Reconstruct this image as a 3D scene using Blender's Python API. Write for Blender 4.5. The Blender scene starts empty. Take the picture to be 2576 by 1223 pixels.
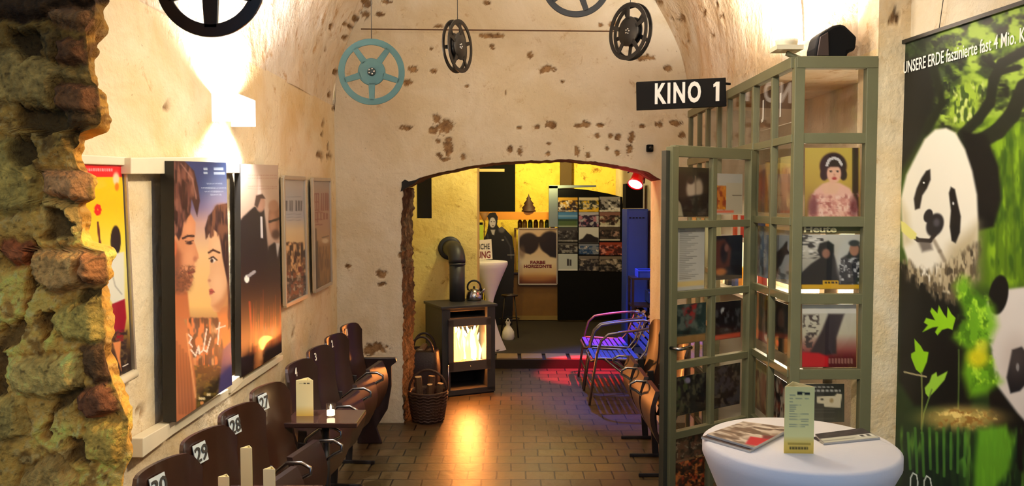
import bpy, math, random
import numpy as np
from mathutils import Vector, Matrix, Euler

S = bpy.context.scene
COL = S.collection
PI = math.pi

# ------------------------------------------------------------------ camera
CAMZ, FPX, PITCH = 1.75, 2000.0, math.atan(101 / 2000.0)
cam = bpy.data.cameras.new('camera')
cam.sensor_width = 36.0
cam.lens = 36.0 * FPX / 2576.0
cam.clip_start = 0.05
camo = bpy.data.objects.new('camera', cam)
COL.objects.link(camo)
camo.location = (0, 0, CAMZ)
camo.rotation_euler = (PI / 2 - PITCH, 0, 0)
S.camera = camo

# ------------------------------------------------------------------ world, exposure
w = bpy.data.worlds.new('world')
S.world = w
w.use_nodes = True
w.node_tree.nodes['Background'].inputs[0].default_value = (0.30, 0.47, 0.76, 1)
w.node_tree.nodes['Background'].inputs[1].default_value = 0.72
S.view_settings.view_transform = 'Standard'
S.view_settings.look = 'None'
S.view_settings.gamma = 1
S.view_settings.use_curve_mapping = False
S.view_settings.exposure = 0.0
S.cycles.use_denoising = True
S.cycles.max_bounces = 8
S.cycles.transparent_max_bounces = 16
S.cycles.sample_clamp_indirect = 6
S.cycles.caustics_reflective = False
S.cycles.caustics_refractive = False


def light(name, kind, loc, energy, color, size=0.05, target=None, spot=None, parent=None, blend=0.5):
    l = bpy.data.lights.new(name, kind)
    l.energy = energy
    l.color = color
    if kind == 'AREA':
        l.size = size
    else:
        l.shadow_soft_size = size
    if spot:
        l.spot_size = math.radians(spot)
        l.spot_blend = blend
    o = bpy.data.objects.new(name, l)
    COL.objects.link(o)
    o.location = loc
    if target is not None:
        o.rotation_euler = (Vector(target) - Vector(loc)).to_track_quat('-Z', 'Y').to_euler()
    return o


WARM = (1.0, 0.93, 0.80)
# lamps of the room and added unseen fill lights (their fixtures are built further down)
light('fill_light_vault', 'POINT', (0.30, 3.25, 2.78), 36, WARM, 0.16)  # unseen lamp added to brighten the walls under the vault
light('fill_light_front_room', 'POINT', (0.1, -0.3, 2.6), 30, (1.0, 0.93, 0.80), 0.16)  # added behind the camera as fill from the front room
light('fill_light_posters', 'SPOT', (0.95, 2.15, 2.95), 260, (1.0, 0.86, 0.64), 0.08, (-1.385, 3.25, 1.15), 64, blend=0.9)  # wall washer added out of view, brightens left wall and posters
light('fill_light_partition', 'SPOT', (0.15, 0.9, 2.85), 300, (1.0, 0.90, 0.70), 0.08, (1.62, 3.6, 1.5), 44, blend=0.8)  # spot added out of view, brightens the pier and glazed partition
light('lamp_light_left_sconce_up', 'SPOT', (-1.27, 3.82, 2.21), 330, (1.0, 0.97, 0.97), 0.03, (-1.36, 3.80, 2.75), 150)
light('lamp_light_left_sconce_down', 'SPOT', (-1.27, 3.82, 2.16), 200, (1.0, 0.97, 0.97), 0.03, (-1.375, 3.80, 1.75), 120)
light('lamp_light_left_sconce_glow', 'POINT', (-1.215, 3.82, 2.19), 7, (1.0, 0.96, 0.95), 0.03)
light('lamp_light_floodlight', 'SPOT', (1.20, 3.72, 2.50), 420, (1.0, 0.94, 0.86), 0.04, (1.29, 3.92, 2.95), 130, blend=0.8)
light('fill_light_aisle', 'SPOT', (0.12, 5.0, 3.70), 620, (1.0, 0.74, 0.26), 0.05, (0.14, 5.35, 0.0), 24, blend=0.9)  # spot added out of view to make the light pool on the floor
light('lamp_light_vestibule', 'POINT', (1.62, 4.75, 1.25), 34, (1.0, 0.86, 0.6), 0.06)
light('lamp_light_yellow_wall', 'SPOT', (0.5, 10.6, 2.45), 130, (1.0, 0.80, 0.26), 0.05, (0.45, 12.0, 2.15), 125)
light('lamp_light_yellow_room', 'POINT', (-0.55, 8.7, 2.45), 26, (1.0, 0.82, 0.34), 0.08)
light('lamp_light_passage', 'POINT', (0.0, 7.1, 2.5), 46, (1.0, 0.86, 0.46), 0.08)
light('lamp_light_bar', 'POINT', (0.3, 9.8, 2.35), 22, (1.0, 0.86, 0.6), 0.08)
light('lamp_light_red_spot', 'SPOT', (1.12, 7.42, 1.90), 1500, (1.0, 0.005, 0.05), 0.03, (0.76, 7.98, 0.0), 30)
light('lamp_light_red_glow', 'POINT', (1.02, 7.05, 1.90), 9, (1.0, 0.03, 0.05), 0.03)
light('lamp_light_blue_spot', 'SPOT', (0.75, 8.4, 2.4), 260, (0.05, 0.14, 1.0), 0.04, (1.2, 7.9, 0.4), 70)
light('fire_light', 'POINT', (-0.405, 7.20, 0.47), 60, (1.0, 0.28, 0.05), 0.07)


# ------------------------------------------------------------------ pixels of the photograph to points of the place
CP, SP = math.cos(PITCH), math.sin(PITCH)


def ray(x, y):
    a, b = (x - 1288.0) / FPX, (611.5 - y) / FPX
    return Vector((a, CP + b * SP, -SP + b * CP))


def onY(x, y, Y):
    d = ray(x, y); t = Y / d.y
    return Vector((d.x * t, Y, CAMZ + d.z * t))


def onX(x, y, X):
    d = ray(x, y); t = X / d.x
    return Vector((X, d.y * t, CAMZ + d.z * t))


def onZ(x, y, Z):
    d = ray(x, y); t = (Z - CAMZ) / d.z
    return Vector((d.x * t, d.y * t, Z))


def onPlane(x, y, p, n):
    d = ray(x, y); t = (Vector(p) - Vector((0, 0, CAMZ))).dot(n) / d.dot(n)
    return Vector((0, 0, CAMZ)) + d * t


def project(P):
    """points (N,3) -> pixel coordinates of the photograph"""
    X = P[:, 0]; Y = P[:, 1]; Z = P[:, 2] - CAMZ
    dep = Y * CP - Z * SP
    up = Y * SP + Z * CP
    return 1288 + FPX * X / dep, 611.5 - FPX * up / dep


# ------------------------------------------------------------------ noise
def _h(i, j, s):
    n = (i.astype(np.int64) * 374761393 + j.astype(np.int64) * 668265263 + s * 1442695041) & 0xffffffff
    n = ((n ^ (n >> 13)) * 1274126177) & 0xffffffff
    n = n ^ (n >> 16)
    return (n & 0xffff) / 65535.0


def vn(x, y, s=0):
    i = np.floor(x); j = np.floor(y); u = x - i; v = y - j
    u = u * u * (3 - 2 * u); v = v * v * (3 - 2 * v)
    return (_h(i, j, s) * (1 - u) + _h(i + 1, j, s) * u) * (1 - v) + (_h(i, j + 1, s) * (1 - u) + _h(i + 1, j + 1, s) * u) * v


def fbm(x, y, s=0, n=4):
    r = 0; a = 0.5; t = 0
    for k in range(n):
        r = r + a * vn(x * 2 ** k, y * 2 ** k, s + k); t += a; a *= 0.55
    return r / t


def sst(a, b, x):
    t = np.clip((x - a) / (b - a), 0, 1)
    return t * t * (3 - 2 * t)


def lin(c):
    c = np.asarray(c, float) / 255.0
    return np.where(c <= 0.04045, c / 12.92, ((c + 0.055) / 1.055) ** 2.4)


# ------------------------------------------------------------------ painting of flat artwork: colours per vertex of a fine grid
class Paint:
    def __init__(s, x, y, base):
        s.x, s.y = x, y
        s.c = np.tile(np.array(base, float), (len(x), 1))

    def mix(s, m, col):
        m = np.clip(m, 0, 1)[:, None]
        s.c = s.c * (1 - m) + np.asarray(col, float) * m

    def sdf(s, pts):
        x, y = s.x, s.y
        d = np.full(len(x), 1e9); inside = np.zeros(len(x), bool)
        n = len(pts)
        for i in range(n):
            ax, ay = pts[i]; bx, by = pts[(i + 1) % n]
            ex, ey = bx - ax, by - ay
            t = np.clip(((x - ax) * ex + (y - ay) * ey) / (ex * ex + ey * ey + 1e-9), 0, 1)
            d = np.minimum(d, np.hypot(x - ax - t * ex, y - ay - t * ey))
            cr = ((ay > y) != (by > y)) & (x < (bx - ax) * (y - ay) / ((by - ay) if by != ay else 1e-9) + ax)
            inside ^= cr
        return np.where(inside, -d, d)

    def poly(s, pts, col, soft=2, a=1):
        s.mix(a * sst(soft, -soft, s.sdf(pts)), col)

    def ell(s, cx, cy, rx, ry, col, soft=0.15, rot=0, a=1):
        c, q = math.cos(rot), math.sin(rot)
        dx, dy = s.x - cx, s.y - cy
        r = np.hypot((dx * c + dy * q) / rx, (-dx * q + dy * c) / ry)
        s.mix(a * sst(1 + soft, 1 - soft, r), col)

    def line(s, pts, wd, col, soft=1, a=1):
        for (ax, ay), (bx, by) in zip(pts[:-1], pts[1:]):
            ex, ey = bx - ax, by - ay
            t = np.clip(((s.x - ax) * ex + (s.y - ay) * ey) / (ex * ex + ey * ey + 1e-9), 0, 1)
            d = np.hypot(s.x - ax - t * ex, s.y - ay - t * ey)
            s.mix(a * sst(wd / 2 + soft, wd / 2 - soft * .3, d), col)

    def rect(s, x0, y0, x1, y1, col, soft=1, a=1):
        s.poly([(x0, y0), (x1, y0), (x1, y1), (x0, y1)], col, soft, a)

    def vgrad(s, stops):
        ys = [q[0] for q in stops]
        for k in range(3):
            s.c[:, k] = np.interp(s.y, ys, [q[1][k] for q in stops])

    def speck(s, box, cols, sx, sy, seed, lo=0.45, hi=0.6, soft=3):
        if len(box) == 4 and not hasattr(box[0], '__len__'):
            x0, y0, x1, y1 = box
            box = [(x0, y0), (x1, y0), (x1, y1), (x0, y1)]
        m = sst(soft, -soft, s.sdf(box) + (fbm(s.x / (sx * 1.5), s.y / (sy * 1.5), seed + 99, 2) - 0.5) * soft * 2)
        for k, c in enumerate(cols):
            n = fbm(s.x / sx + 13 * k, s.y / sy + 7 * k, seed + 11 * k, 3 if min(sx, sy) > 11 else 2)
            s.mix(m * sst(lo - 0.03, hi + 0.09, n), c)


# ------------------------------------------------------------------ materials
def nt(name):
    m = bpy.data.materials.new(name)
    m.use_nodes = True
    n = m.node_tree
    return m, n, n.nodes['Principled BSDF']


def L3(c):
    return tuple(float(v) for v in lin(c)) + (1.0,)


def mat(name, rgb, rough=0.6, metal=0.0, bump=0.0, bscale=60.0, var=0.0, vscale=8.0, spec=0.5, coat=0.0):
    m, n, b = nt(name)
    b.inputs['Base Color'].default_value = L3(rgb)
    b.inputs['Roughness'].default_value = rough
    b.inputs['Metallic'].default_value = metal
    b.inputs['Specular IOR Level'].default_value = spec
    b.inputs['Coat Weight'].default_value = coat
    tc = n.nodes.new('ShaderNodeTexCoord')
    if var or True:
        no = n.nodes.new('ShaderNodeTexNoise'); no.inputs['Scale'].default_value = vscale
        no.inputs['Detail'].default_value = 5
        n.links.new(tc.outputs['Object'], no.inputs['Vector'])
        mx = n.nodes.new('ShaderNodeMix'); mx.data_type = 'RGBA'
        v = var or 0.08
        mx.inputs['A'].default_value = tuple(x * (1 - v) for x in L3(rgb)[:3]) + (1,)
        mx.inputs['B'].default_value = tuple(min(1, x * (1 + v)) for x in L3(rgb)[:3]) + (1,)
        n.links.new(no.outputs['Fac'], mx.inputs['Factor'])
        n.links.new(mx.outputs['Result'], b.inputs['Base Color'])
    if bump:
        n2 = n.nodes.new('ShaderNodeTexNoise'); n2.inputs['Scale'].default_value = bscale
        n.links.new(tc.outputs['Object'], n2.inputs['Vector'])
        bp = n.nodes.new('ShaderNodeBump'); bp.inputs['Strength'].default_value = bump
        bp.inputs['Distance'].default_value = 0.01
        n.links.new(n2.outputs['Fac'], bp.inputs['Height'])
        n.links.new(bp.outputs['Normal'], b.inputs['Normal'])
    return m


def emit(name, rgb, strength):
    m, n, b = nt(name)
    b.inputs['Base Color'].default_value = (0, 0, 0, 1)
    b.inputs['Emission Color'].default_value = L3(rgb)
    b.inputs['Emission Strength'].default_value = strength
    return m


def plaster(name, c1, c2, c3, bump=0.5, stain=0.60):
    m, n, b = nt(name)
    N, K = n.nodes, n.links
    tc = N.new('ShaderNodeTexCoord')

    def noise(sc, det=6, rough=0.6, dist=0.0):
        q = N.new('ShaderNodeTexNoise'); q.inputs['Scale'].default_value = sc
        q.inputs['Detail'].default_value = det; q.inputs['Roughness'].default_value = rough
        q.inputs['Distortion'].default_value = dist
        K.new(tc.outputs['Object'], q.inputs['Vector']); return q.outputs['Fac']

    def ramp(src, a, bb):
        q = N.new('ShaderNodeMapRange'); q.inputs['From Min'].default_value = a; q.inputs['From Max'].default_value = bb
        K.new(src, q.inputs['Value']); return q.outputs['Result']

    def mix(f, a, c):
        q = N.new('ShaderNodeMix'); q.data_type = 'RGBA'
        for s_, v in (('A', a), ('B', c)):
            if isinstance(v, tuple): q.inputs[s_].default_value = v
            else: K.new(v, q.inputs[s_])
        K.new(f, q.inputs['Factor']); return q.outputs['Result']
    base = mix(ramp(noise(1.7, 5, 0.6, 0.6), 0.42, 0.62), L3(c1), L3(c2))
    base = mix(ramp(noise(9.0, 8, 0.7, 0.3), stain, stain + 0.12), base, L3(c3))
    fine = ramp(noise(38.0, 4), 0.70, 0.78)
    base = mix(fine, base, L3([v * 0.62 for v in c3]))
    at = N.new('ShaderNodeAttribute'); at.attribute_name = 'mask'
    stone = mix(ramp(noise(22.0, 6), 0.35, 0.65), L3((112, 84, 56)), L3((164, 130, 90)))
    stone = mix(ramp(noise(60.0, 4), 0.62, 0.7), stone, L3((60, 38, 22)))
    base = mix(at.outputs['Fac'], base, stone)
    K.new(base, b.inputs['Base Color'])
    b.inputs['Roughness'].default_value = 0.9
    b.inputs['Specular IOR Level'].default_value = 0.15
    add = N.new('ShaderNodeMath'); add.operation = 'MULTIPLY_ADD'; add.inputs[1].default_value = 0.35
    K.new(noise(30.0, 5), add.inputs[0]); K.new(noise(6.0, 6, 0.6), add.inputs[2])
    bp = N.new('ShaderNodeBump'); bp.inputs['Strength'].default_value = bump; bp.inputs['Distance'].default_value = 0.03
    K.new(add.outputs[0], bp.inputs['Height']); K.new(bp.outputs['Normal'], b.inputs['Normal'])
    return m


def attr_mat(name, rough=0.5, spec=0.4, bump=0.0, bscale=60, coat=0.0):
    m, n, b = nt(name)
    at = n.nodes.new('ShaderNodeAttribute'); at.attribute_name = 'paint'
    n.links.new(at.outputs['Color'], b.inputs['Base Color'])
    b.inputs['Roughness'].default_value = rough
    b.inputs['Specular IOR Level'].default_value = spec
    b.inputs['Coat Weight'].default_value = coat
    tc = n.nodes.new('ShaderNodeTexCoord')
    if bump:
        n2 = n.nodes.new('ShaderNodeTexNoise'); n2.inputs['Scale'].default_value = bscale; n2.inputs['Detail'].default_value = 6
        n.links.new(tc.outputs['Object'], n2.inputs['Vector'])
        bp = n.nodes.new('ShaderNodeBump'); bp.inputs['Strength'].default_value = bump; bp.inputs['Distance'].default_value = 0.02
        n.links.new(n2.outputs['Fac'], bp.inputs['Height']); n.links.new(bp.outputs['Normal'], b.inputs['Normal'])
    return m


def brick_floor(name, bw, bh):
    m, n, b = nt(name)
    N, K = n.nodes, n.links
    tc = N.new('ShaderNodeTexCoord')
    nz = N.new('ShaderNodeTexNoise'); nz.inputs['Scale'].default_value = 6
    K.new(tc.outputs['Object'], nz.inputs['Vector'])
    va = N.new('ShaderNodeVectorMath'); va.operation = 'MULTIPLY_ADD'
    va.inputs[1].default_value = (0.012, 0.012, 0)
    K.new(nz.outputs['Color'], va.inputs[0]); K.new(tc.outputs['Object'], va.inputs[2])
    br = N.new('ShaderNodeTexBrick')
    br.inputs['Scale'].default_value = 1.0
    br.inputs['Brick Width'].default_value = bw; br.inputs['Row Height'].default_value = bh
    br.inputs['Mortar Size'].default_value = 0.0055; br.inputs['Mortar Smooth'].default_value = 0.1
    br.inputs['Color1'].default_value = L3((96, 74, 36)); br.inputs['Color2'].default_value = L3((76, 60, 32))
    br.inputs['Mortar'].default_value = L3((16, 10, 5))
    K.new(va.outputs[0], br.inputs['Vector'])
    n3 = N.new('ShaderNodeTexNoise'); n3.inputs['Scale'].default_value = 2.2; n3.inputs['Detail'].default_value = 7
    K.new(tc.outputs['Object'], n3.inputs['Vector'])
    mx = N.new('ShaderNodeMix'); mx.data_type = 'RGBA'; mx.blend_type = 'MULTIPLY'; mx.inputs['Factor'].default_value = 0.55
    K.new(br.outputs['Color'], mx.inputs['A']); K.new(n3.outputs['Color'], mx.inputs['B'])
    hs = N.new('ShaderNodeHueSaturation'); hs.inputs['Saturation'].default_value = 0.9
    K.new(mx.outputs['Result'], hs.inputs['Color'])
    K.new(hs.outputs['Color'], b.inputs['Base Color'])
    b.inputs['Roughness'].default_value = 0.40
    b.inputs['Specular IOR Level'].default_value = 0.6
    sub = N.new('ShaderNodeMath'); sub.operation = 'MULTIPLY_ADD'; sub.inputs[1].default_value = -1.2
    n4 = N.new('ShaderNodeTexNoise'); n4.inputs['Scale'].default_value = 14; n4.inputs['Detail'].default_value = 5
    K.new(tc.outputs['Object'], n4.inputs['Vector'])
    K.new(br.outputs['Fac'], sub.inputs[0]); K.new(n4.outputs['Fac'], sub.inputs[2])
    bp = N.new('ShaderNodeBump'); bp.inputs['Strength'].default_value = 0.5; bp.inputs['Distance'].default_value = 0.006
    K.new(sub.outputs[0], bp.inputs['Height']); K.new(bp.outputs['Normal'], b.inputs['Normal'])
    return m


def glass(name, refl=0.10, tint=(1, 1, 1)):
    m, n, b = nt(name)
    N, K = n.nodes, n.links
    N.remove(b)
    t = N.new('ShaderNodeBsdfTransparent'); t.inputs['Color'].default_value = tint + (1,)
    g = N.new('ShaderNodeBsdfGlossy'); g.inputs['Roughness'].default_value = 0.02
    lw = N.new('ShaderNodeLayerWeight'); lw.inputs['Blend'].default_value = 0.5
    pw = N.new('ShaderNodeMath'); pw.operation = 'POWER'; pw.inputs[1].default_value = 4.0
    fr = N.new('ShaderNodeMath'); fr.operation = 'MULTIPLY_ADD'; fr.inputs[1].default_value = 0.55; fr.inputs[2].default_value = 0.03
    K.new(lw.outputs['Facing'], pw.inputs[0]); K.new(pw.outputs[0], fr.inputs[0])
    mx = N.new('ShaderNodeMixShader')
    K.new(fr.outputs[0], mx.inputs[0]); K.new(t.outputs[0], mx.inputs[1]); K.new(g.outputs[0], mx.inputs[2])
    K.new(mx.outputs[0], N['Material Output'].inputs['Surface'])
    return m


M = {}
M['plaster'] = plaster('old_cream_plaster', (226, 214, 190), (214, 198, 166), (190, 162, 122), 0.5, 0.60)
M['plaster_vault'] = plaster('vault_plaster', (230, 216, 196), (212, 186, 150), (190, 152, 110), 0.8, 0.55)
M['plaster_side'] = plaster('side_wall_plaster', (232, 214, 180), (220, 190, 140), (190, 152, 102), 0.6, 0.60)
M['plaster_yellow'] = plaster('yellow_wall_plaster', (232, 214, 130), (214, 190, 104), (170, 136, 62), 0.5, 0.58)
M['yellow_brick'] = plaster('yellow_rough_wall', (244, 216, 96), (228, 190, 76), (160, 116, 56), 0.8, 0.56)
M['rock'] = attr_mat('rough_rock', 0.92, 0.15, 0.7, 70)
M['print'] = attr_mat('printed_paper', 0.42, 0.35)
M['print_gloss'] = attr_mat('glossy_print', 0.38, 0.4, coat=0.05)
M['floor'] = brick_floor('brick_paving', 0.187, 0.155)
M['floor_dark'] = mat('dark_carpet', (52, 46, 34), 0.85, bump=0.3, bscale=90)
M['white_board'] = mat('white_painted_board', (226, 214, 184), 0.6, var=0.1)
M['black'] = mat('black_paint', (10, 10, 10), 0.5)
M['blacks'] = mat('black_satin_metal', (10, 10, 11), 0.38)
M['blackm'] = mat('matt_black', (7, 7, 9), 0.85, spec=0.2)
M['teal'] = mat('teal_enamel', (66, 104, 106), 0.5, var=0.25, vscale=14)
M['teal_dark'] = mat('dark_worn_hub', (34, 48, 50), 0.5)
M['grey_reel'] = mat('charcoal_reel', (13, 15, 18), 0.5)
M['steel'] = mat('brushed_steel', (190, 186, 180), 0.22, 1.0)
M['chrome'] = mat('dull_chrome_tube', (150, 146, 142), 0.25, 1.0)
M['alu'] = mat('dull_aluminium_tube', (120, 112, 110), 0.35, 1.0)
M['stove'] = mat('anthracite_stove_steel', (52, 54, 54), 0.45, bump=0.1, var=0.15)
M['stove_in'] = mat('soot_black', (12, 10, 9), 0.8)
M['pipe'] = mat('dark_flue_pipe', (44, 46, 46), 0.5)
M['ply'] = mat('dark_brown_plywood', (52, 28, 17), 0.30, var=0.3, vscale=10, coat=0.3)
M['ply_dark'] = mat('maroon_brown_plywood', (36, 18, 13), 0.42, var=0.3, vscale=10, coat=0.05)
M['iron'] = mat('black_cast_iron', (26, 20, 18), 0.45)
M['frame'] = mat('grey_green_steel_frame', (106, 104, 74), 0.5, var=0.16, vscale=5, bump=0.05)
M['frame_dark'] = mat('dark_steel_rebate', (60, 58, 46), 0.55)
M['glass'] = glass('window_glass')
M['white'] = mat('white_sheet', (236, 232, 220), 0.6)
M['cloth'] = mat('white_stretch_cloth', (235, 232, 232), 0.75, var=0.03, bump=0.05, bscale=120)
M['cream'] = mat('cream_card', (240, 226, 170), 0.6)
M['dark_glass'] = mat('dark_glossy_tabletop', (60, 40, 36), 0.12, coat=0.5)
M['blue'] = mat('bright_blue_plastic', (30, 70, 190), 0.4)
M['blue_slat'] = mat('blue_woven_slat', (34, 74, 190), 0.4)
M['locker'] = mat('blue_painted_locker', (36, 66, 170), 0.45)
M['amber'] = mat('amber_varnished_beam', (196, 124, 26), 0.4)
M['brown'] = mat('brown_counter_wood', (130, 92, 30), 0.5, var=0.2)
M['bark'] = mat('firewood_bark', (96, 70, 46), 0.85, bump=0.5, var=0.3)
M['wood_end'] = mat('pale_split_wood', (214, 178, 128), 0.75, var=0.15)
M['wicker'] = mat('dark_brown_wicker', (62, 36, 20), 0.6, bump=0.6, bscale=80)
M['leather'] = mat('dark_canvas_bag', (46, 28, 20), 0.6, bump=0.2)
M['red_lamp'] = mat('red_lamp_can', (170, 10, 20), 0.35)
M['letters'] = mat('white_lettering', (245, 243, 235), 0.5)
M['bluegrey'] = mat('blue_grey_board_edge', (124, 140, 146), 0.5)
M['lime'] = mat('lime_green_card', (190, 220, 60), 0.6)
M['maroon'] = mat('maroon_lettering', (120, 34, 44), 0.6)
M['ink'] = mat('dark_ink', (50, 48, 44), 0.6)
M['silver'] = mat('silver_snap_frame', (196, 184, 160), 0.4, 0.6)
M['glow_white'] = emit('lamp_bulb_white', (255, 240, 225), 60)
M['glow_red'] = emit('lamp_lens_red', (255, 70, 90), 22)
M['flame'] = emit('flame', (255, 150, 60), 10)
M['flame_core'] = emit('flame_core', (255, 210, 140), 22)
M['ember'] = emit('ember', (255, 90, 20), 10)
M['candle_wax'] = emit('lit_candle_wax', (255, 226, 180), 4)


# ------------------------------------------------------------------ mesh builder
def frame_of(d):
    d = Vector(d).normalized()
    a = Vector((0, 0, 1)) if abs(d.z) < 0.95 else Vector((1, 0, 0))
    s = d.cross(a).normalized()
    return d, s, s.cross(d).normalized()


class MB:
    def __init__(s):
        s.v = []; s.f = []; s.sm = []

    def add(s, vs, fs, smooth=False):
        o = len(s.v)
        s.v += [tuple(v) for v in vs]
        s.f += [tuple(i + o for i in f) for f in fs]
        s.sm += [smooth] * len(fs)
        return s

    def box(s, c, d, rz=0.0, m=None):
        x, y, z = d[0] / 2, d[1] / 2, d[2] / 2
        R = m if m is not None else Matrix.Rotation(rz, 3, 'Z')
        vs = [Vector(c) + R @ Vector((a * x, b * y, e * z)) for a in (-1, 1) for b in (-1, 1) for e in (-1, 1)]
        return s.add(vs, [(0, 1, 3, 2), (4, 6, 7, 5), (0, 4, 5, 1), (2, 3, 7, 6), (0, 2, 6, 4), (1, 5, 7, 3)])

    def beam(s, p, q, wd, dp, side):
        """bar from p to q; wd across (in the plane), dp along the vector side"""
        p, q = Vector(p), Vector(q); d = (q - p).normalized(); n = Vector(side).normalized()
        u = d.cross(n).normalized() * wd / 2; n = n * dp / 2
        vs = [e + a * u + b * n for e in (p, q) for a in (-1, 1) for b in (-1, 1)]
        return s.add(vs, [(0, 1, 3, 2), (4, 6, 7, 5), (0, 4, 5, 1), (2, 3, 7, 6), (0, 2, 6, 4), (1, 5, 7, 3)])

    def tube(s, pts, r, n=8, close=False, rs=None):
        pts = [Vector(p) for p in pts]; k = len(pts)
        vs = []; ref = None
        for i in range(k):
            if close: d = pts[(i + 1) % k] - pts[i - 1]
            else: d = pts[min(i + 1, k - 1)] - pts[max(i - 1, 0)]
            d.normalize()
            if ref is None: _, a, b = frame_of(d)
            else:
                a = (ref - d * ref.dot(d)).normalized(); b = a.cross(d).normalized() * -1
                b = d.cross(a)
            ref = a
            if i == 0: b = d.cross(a)
            rr = rs[i] if rs else r
            vs += [pts[i] + a * math.cos(2 * PI * j / n) * rr + b * math.sin(2 * PI * j / n) * rr for j in range(n)]
        fs = []
        for i in range(k if close else k - 1):
            i2 = (i + 1) % k
            fs += [(i * n + j, i * n + (j + 1) % n, i2 * n + (j + 1) % n, i2 * n + j) for j in range(n)]
        if not close:
            fs += [tuple(range(n))[::-1], tuple((k - 1) * n + j for j in range(n))]
        return s.add(vs, fs, True)

    def lathe(s, prof, n=32, c=(0, 0, 0), axis=None, cap=True, smooth=True, sx=1, sy=1):
        R = Matrix.Identity(3) if axis is None else Vector((0, 0, 1)).rotation_difference(Vector(axis)).to_matrix()
        vs = [Vector(c) + R @ Vector((r * math.cos(2 * PI * j / n) * sx, r * math.sin(2 * PI * j / n) * sy, z)) for r, z in prof for j in range(n)]
        fs = [(i * n + j, i * n + (j + 1) % n, (i + 1) * n + (j + 1) % n, (i + 1) * n + j) for i in range(len(prof) - 1) for j in range(n)]
        if cap: fs += [tuple(range(n))[::-1], tuple((len(prof) - 1) * n + j for j in range(n))]
        return s.add(vs, fs, smooth)

    def prism(s, poly, vec):
        """poly: 3D points of one face, vec: extrusion"""
        n = len(poly); vec = Vector(vec)
        vs = [Vector(p) for p in poly] + [Vector(p) + vec for p in poly]
        return s.add(vs, [tuple(range(n))[::-1], tuple(range(n, 2 * n))] + [(i, (i + 1) % n, n + (i + 1) % n, n + i) for i in range(n)])

    def grid(s, P, smooth=True):
        """P: array (a,b,3)"""
        a, b = P.shape[:2]
        return s.add(P.reshape(-1, 3).tolist(), [(i * b + j, i * b + j + 1, (i + 1) * b + j + 1, (i + 1) * b + j) for i in range(a - 1) for j in range(b - 1)], smooth)

    def build(s, name, m, parent=None, w=False, bevel=0, sub=0):
        me = bpy.data.meshes.new(name)
        off = world_loc(parent) if (w and parent is not None) else Vector((0, 0, 0))
        me.from_pydata([(v[0] - off.x, v[1] - off.y, v[2] - off.z) for v in s.v], [], s.f)
        me.polygons.foreach_set('use_smooth', s.sm)
        me.materials.append(m)
        me.update()
        o = bpy.data.objects.new(name, me)
        COL.objects.link(o)
        if parent is not None: o.parent = parent
        if bevel:
            b = o.modifiers.new('bevel', 'BEVEL'); b.width = bevel; b.segments = 2; b.limit_method = 'ANGLE'
        if sub:
            b = o.modifiers.new('sub', 'SUBSURF'); b.levels = sub; b.render_levels = sub
        return o


def world_loc(o):
    v = Vector((0, 0, 0))
    while o is not None:
        v += o.location; o = o.parent
    return v


def tag(o, label=None, cat=None, group=None, kind=None):
    if label: o['label'] = label
    if cat: o['category'] = cat
    if group: o['group'] = group
    if kind: o['kind'] = kind
    return o


def thing(name, label, cat, loc=(0, 0, 0), rz=0, group=None, kind=None):
    o = bpy.data.objects.new(name, None)
    o.empty_display_size = 0.05
    COL.objects.link(o)
    o.location = loc; o.rotation_euler = (0, 0, rz)
    return tag(o, label, cat, group, kind)


def copy_tree(o, parent=None):
    c = o.copy(); COL.objects.link(c)
    if parent is not None: c.parent = parent
    for ch in list(o.children): copy_tree(ch, c)
    return c


def set_paint(o, cols):
    """cols: (nverts,3) in sRGB 0-255"""
    a = o.data.color_attributes.new('paint', 'FLOAT_COLOR', 'POINT')
    c = np.ones((len(cols), 4), np.float32); c[:, :3] = lin(np.clip(cols, 0, 255))
    a.data.foreach_set('color', c.ravel())


def quad_grid(TL, TR, BR, BL, nx, ny):
    u = np.linspace(0, 1, nx)[None, :, None]; v = np.linspace(0, 1, ny)[:, None, None]
    TL, TR, BR, BL = [np.array(p, float) for p in (TL, TR, BR, BL)]
    return (TL * (1 - u) + TR * u) * (1 - v) + (BL * (1 - u) + BR * u) * v


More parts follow.
